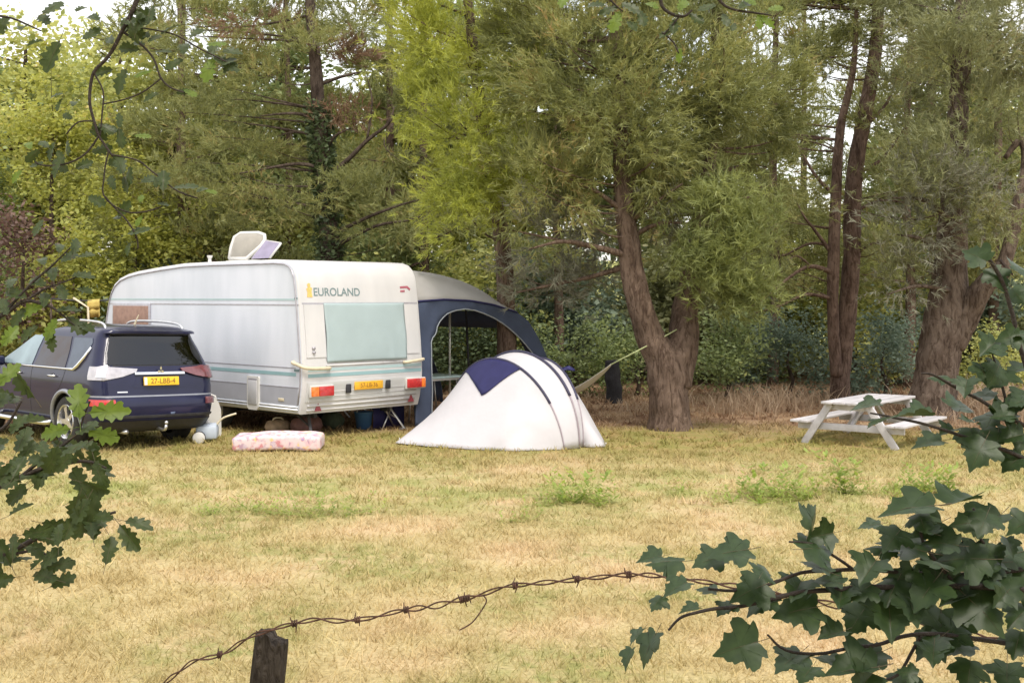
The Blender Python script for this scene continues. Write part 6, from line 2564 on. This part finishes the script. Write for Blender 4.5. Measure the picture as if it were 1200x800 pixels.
for i in range(170):
    if len(S3) >= 98:
        break
    ln = rr.choice(L3[:3] + L3[:3] + L3[3:])
    k = rr.randrange(len(ln) - 1)
    u = rr.random()
    x = ln[k][0] + (ln[k + 1][0] - ln[k][0]) * u + rr.gauss(0, 15)
    y = ln[k][1] + (ln[k + 1][1] - ln[k][1]) * u + rr.gauss(0, 15)
    if x > 150 or x < -50 or (y < 520 and x > 40):
        continue
    S3.append((x, y, 3.0 + rr.uniform(-.12, .10), rr.uniform(27, 40), rr.uniform(-70, 250), rr.uniform(-65, 10), rr.uniform(-30, 40)))
spray('oak_branch', 'oak branch with small lobed leaves reaching in at the left below the dark car', 'branch', P(-40, 600, 3.0), L3, S3, oak_meshes)

# ---- oak, left middle (over the car)
L4 = [[(-60, 400, 3.2, 3.4), (0, 372, 3.2, 2.6), (30, 352, 3.2, 2.2), (55, 358, 3.2, 1.8), (78, 372, 3.2, 1.2), (92, 385, 3.2, .8)],
      [(0, 372, 3.2, 2), (35, 335, 3.2, 1.6), (62, 310, 3.2, 1.2), (85, 288, 3.2, .8)],
      [(30, 352, 3.2, 1.6), (60, 335, 3.2, 1.2), (90, 325, 3.2, .8)]]
S4 = [(38, 362, 3.2, 34, 200, -20, 10, oak_lit), (22, 370, 3.2, 28, 240, -30, 0), (60, 384, 3.2, 30, 250, -20, 10, oak_lit), (88, 378, 3.2, 36, 320, -45, 0), (78, 362, 3.2, 28, 30, -60, 0), (52, 352, 3.2, 26, 100, -40, 20),
      (62, 322, 3.2, 28, 110, -45, 0), (80, 300, 3.2, 26, 60, -40, 10), (45, 330, 3.2, 28, 150, -35, 0), (95, 322, 3.2, 26, 10, -50, 0), (72, 340, 3.2, 28, 300, -50, 0), (20, 345, 3.2, 30, 160, -30, 0), (88, 290, 3.2, 24, 80, -20, 40),
      (60, 398, 3.2, 24, 280, -30, 0), (5, 360, 3.2, 28, 120, -30, 0), (98, 340, 3.2, 22, 340, -55, 0), (50, 305, 3.2, 24, 120, -50, 0), (35, 388, 3.2, 26, 230, -40, 0), (100, 300, 3.2, 20, 20, -50, 0), (70, 290, 3.2, 22, 100, -45, 20),
      (100, 383, 3.2, 26, 330, -55, 0), (-10, 385, 3.2, 30, 200, -30, 0), (12, 330, 3.2, 26, 100, -40, 0)]
spray('oak_branch', 'short oak twig with yellow green leaves in front of the dark car roof', 'branch', P(-40, 390, 3.2), L4, S4, oak_meshes)

# ---- oak, hanging at the upper left
L5 = [[(175, -40, 2.9, 4.4), (160, 0, 2.9, 4), (143, 38, 2.9, 3.4), (126, 68, 2.9, 3), (109, 88, 2.9, 2.8), (105, 118, 2.9, 2.6), (113, 150, 2.9, 2.3), (119, 165, 2.9, 2), (132, 184, 2.9, 1.6)],
      [(116, 160, 2.9, 1.8), (98, 182, 2.9, 1.6), (70, 194, 2.9, 1.5), (45, 192, 2.9, 1.3), (36, 178, 2.9, 1)],
      [(143, 38, 2.9, 2.2), (162, 50, 2.9, 1.9), (180, 68, 2.9, 1.8), (187, 90, 2.9, 1.7), (200, 102, 2.9, 1.4), (220, 110, 2.9, 1)],
      [(187, 92, 2.9, 1.3), (168, 108, 2.9, 1.1), (140, 118, 2.9, .9), (120, 122, 2.9, .8)],
      [(132, 182, 2.9, 1.5), (160, 187, 2.9, 1.4), (180, 203, 2.9, 1.3), (205, 222, 2.9, 1.1), (232, 232, 2.9, .8)],
      [(127, 178, 2.9, 1.3), (122, 205, 2.9, 1.2), (120, 228, 2.9, 1.1), (138, 243, 2.9, 1), (158, 250, 2.9, .9), (190, 242, 2.9, .7)],
      [(122, 230, 2.9, .9), (148, 258, 2.9, .8), (160, 276, 2.9, .7), (162, 292, 2.9, .6)],
      [(111, 85, 2.9, 1.6), (121, 108, 2.9, 1.3), (120, 140, 2.9, 1.2), (118, 160, 2.9, 1)],
      [(110, 142, 2.9, 1), (92, 144, 2.9, .9), (78, 158, 2.9, .7)],
      [(175, -40, 2.9, 4), (80, -70, 2.9, 3), (-20, -30, 2.9, 2.8), (-20, 10, 2.9, 2.2), (20, 24, 2.9, 1.8), (48, 36, 2.9, 1.2)],
      [(146, 40, 2.9, 1.3), (160, 25, 2.9, 1.1), (172, 20, 2.9, .8)],
      [(150, 30, 2.9, 1.2), (200, 40, 2.9, 1.2), (240, 60, 2.9, 1), (270, 75, 2.9, .7)]]
L5 = [[(a, b, c, w * .72) for a, b, c, w in ln] for ln in L5]
S5 = [(62, 64, 2.9, 42, 250, -15, 5), (106, 40, 2.9, 26, 40, -20, 0), (142, 92, 2.9, 32, 250, -20, 10), (52, 22, 2.9, 28, 130, -30, 0), (60, 8, 2.9, 34, 60, -35, 0), (245, 80, 2.9, 34, 260, -25, 0, oak_lit), (262, 70, 2.9, 34, 340, -45, 0), (205, 74, 2.9, 26, 220, -40, 0), (215, 55, 2.9, 28, 100, -30, 0),
      (168, 84, 2.9, 24, 190, -30, 20, oak_lit), (178, 112, 2.9, 20, 210, -40, 0), (222, 108, 2.9, 20, 330, -45, 0, oak_lit), (66, 110, 2.9, 20, 180, -60, 0), (70, 122, 2.9, 18, 260, -30, 30), (140, 160, 2.9, 26, 280, -20, 20), (140, 142, 2.9, 20, 90, -10, 50), (166, 158, 2.9, 20, 10, -45, 0, oak_lit), (60, 175, 2.9, 24, 250, -20, 30), (70, 182, 2.9, 20, 300, -30, 10), (52, 168, 2.9, 22, 130, -40, 10),
      (78, 172, 2.9, 20, 270, -20, 40), (150, 205, 2.9, 26, 260, -15, 30), (146, 215, 2.9, 22, 285, -20, 40), (165, 232, 2.9, 16, 100, -40, 0, oak_lit), (182, 212, 2.9, 16, 280, -40, 20), (236, 222, 2.9, 18, 60, -50, 0), (246, 224, 2.9, 16, 350, -50, 0, oak_lit), (44, 192, 2.9, 18, 200, -40, 10), (34, 170, 2.9, 20, 120, -40, 0, oak_lit), (20, 205, 2.9, 18, 240, -30, 0, oak_lit), (163, 258, 2.9, 16, 250, -30, 10, oak_lit),
      (95, 10, 2.9, 24, 70, -50, 0), (180, 45, 2.9, 22, 60, -45, 0), (190, 60, 2.9, 20, 20, -55, 0), (230, 40, 2.9, 26, 60, -45, 0), (252, 50, 2.9, 26, 30, -50, 0, oak_lit), (42, 50, 2.9, 20, 200, -30, 20), (86, 120, 2.9, 18, 100, -40, 10), (45, 265, 2.9, 24, 250, -30, 20), (110, 20, 2.9, 26, 140, -40, 0), (270, 60, 2.9, 24, 10, -40, 0), (150, 290, 2.9, 16, 260, -30, 20), (190, 238, 2.9, 14, 20, -50, 0)]
for i in range(54):
    ln = rr.choice(L5[:-3] if i < 26 else L5[-3:])
    k = rr.randrange(len(ln) - 1)
    u = rr.random()
    S5.append((ln[k][0] + (ln[k + 1][0] - ln[k][0]) * u + rr.gauss(0, 7), ln[k][1] + (ln[k + 1][1] - ln[k][1]) * u + rr.gauss(0, 9), 2.9 + rr.uniform(-.05, .05), rr.uniform(17, 31), rr.uniform(0, 360), rr.uniform(-60, 0), rr.uniform(-40, 40)))
spray('oak_branch', 'sparse oak branch with curling bare twigs hanging in the upper left corner', 'branch', P(170, -20, 2.9), L5, S5, oak_meshes)

# ---- oak twig at the top middle
L6 = [[(690, -30, 3.0, 2.4), (730, -60, 3, 2.8), (770, -40, 3.0, 2.8), (800, -60, 3, 2.8), (820, -40, 3.0, 2.6)],
      [(796, 20, 3, 1), (788, 30, 3, .9), (778, 40, 3, .8)],
      [(770, -40, 3.0, 2.6), (774, 0, 3.0, 2.2), (782, 14, 3.0, 2), (800, 20, 3.0, 1.8), (812, 12, 3.0, 1.2)],
      [(820, -40, 3.0, 2.2), (842, 0, 3.0, 1.8), (856, 12, 3.0, 1.5), (884, 14, 3.0, 1.3), (904, 18, 3.0, .9)],
      [(776, 38, 3.0, .8), (790, 50, 3.0, 1), (796, 62, 3.0, .8)],
      [(690, -30, 3.0, 1.6), (715, 0, 3.0, 1.2), (730, 14, 3.0, .8)]]
S6 = [(722, 24, 3.0, 30, 250, -20, 0, oak_lit), (714, 10, 3.0, 26, 200, -40, 0), (738, 8, 3.0, 26, 330, -30, 0), (752, 20, 3.0, 26, 280, -40, 20), (790, 30, 3.0, 22, 260, -30, 0), (800, 6, 3.0, 26, 60, -30, 0, oak_lit), (815, 20, 3.0, 22, 320, -40, 20), (830, 8, 3.0, 24, 200, -45, 0), (850, 22, 3.0, 22, 280, -40, 0),
      (872, 6, 3.0, 24, 50, -40, 0), (890, 24, 3.0, 20, 270, -20, 0, oak_lit), (898, 24, 3.0, 22, 320, -30, 0, oak_lit), (908, 10, 3.0, 20, 15, -30, 0, oak_lit), (880, 2, 3.0, 22, 120, -40, 0, oak_lit), (796, 64, 3.0, 18, 265, -10, 30, oak_lit), (765, 6, 3.0, 24, 120, -40, 0, oak_lit), (740, 30, 3.0, 20, 300, -40, 0), (700, 4, 3.0, 24, 150, -40, 0), (780, 40, 3.0, 18, 220, -40, 0), (660, -2, 3.0, 24, 260, -30, 0, oak_lit), (860, 30, 3.0, 16, 250, -50, 0)]
spray('oak_branch', 'small oak twig with bright green leaves dipping in at the top middle', 'branch', P(770, -20, 3.0), L6, S6, oak_meshes)

# ================================================================== CAMERA, LIGHT, SKY
cd = bpy.data.cameras.new('camera')
cam = bpy.data.objects.new('camera', cd)
COL.objects.link(cam)
cam.location = (0, 0, H)
cam.rotation_euler = (R(90), 0, 0)
cd.sensor_width = 36
cd.lens = 36 * F / 1200
cd.shift_y = -(400 - HZ) / 1200
cd.clip_start, cd.clip_end = .05, 2000
sc.camera = cam

SUN_EL, SUN_AZ = R(58), R(160)            # azimuth from +Y (ahead), negative = to the left
sd = Vector((math.sin(SUN_AZ) * math.cos(SUN_EL), math.cos(SUN_AZ) * math.cos(SUN_EL), math.sin(SUN_EL)))
ld = bpy.data.lights.new('sun', 'SUN')
ld.energy = 1.3
ld.angle = R(18.0)
ld.color = (1.0, .93, .83)
sun = bpy.data.objects.new('sun', ld)
COL.objects.link(sun)
sun.rotation_euler = sd.to_track_quat('Z', 'Y').to_euler()

w = bpy.data.worlds.new('World')
sc.world = w
w.use_nodes = True
nt = w.node_tree
bg = nt.nodes['Background']
sk = nt.nodes.new('ShaderNodeTexSky')
sk.sky_type = 'NISHITA'
sk.sun_disc = False
sk.sun_elevation = SUN_EL
sk.sun_rotation = SUN_AZ
sk.air_density = 1.2
sk.dust_density = 2.5
veil = nt.nodes.new('ShaderNodeMixRGB')          # thin white cloud over the blue
tcw = nt.nodes.new('ShaderNodeTexCoord')
cn = nt.nodes.new('ShaderNodeTexNoise')
cn.inputs['Scale'].default_value = 2.2
cn.inputs['Detail'].default_value = 7
nt.links.new(tcw.outputs['Generated'], cn.inputs['Vector'])
cr_ = nt.nodes.new('ShaderNodeMapRange')
cr_.inputs['From Min'].default_value, cr_.inputs['From Max'].default_value = .3, .7
cr_.inputs['To Min'].default_value, cr_.inputs['To Max'].default_value = .5, .95
nt.links.new(cn.outputs['Fac'], cr_.inputs['Value'])
nt.links.new(cr_.outputs[0], veil.inputs[0])
nt.links.new(sk.outputs[0], veil.inputs[1])
veil.inputs[2].default_value = (5.6, 5.35, 5.05, 1)
nt.links.new(veil.outputs[0], bg.inputs[0])
bg.inputs[1].default_value = .15

vs = sc.view_settings
vs.view_transform = 'Standard'
vs.look = 'None'
vs.gamma = 1
vs.exposure = 1.1
sc.cycles.max_bounces = 8
sc.cycles.diffuse_bounces = 4
sc.cycles.transparent_max_bounces = 12
sc.cycles.use_denoising = True
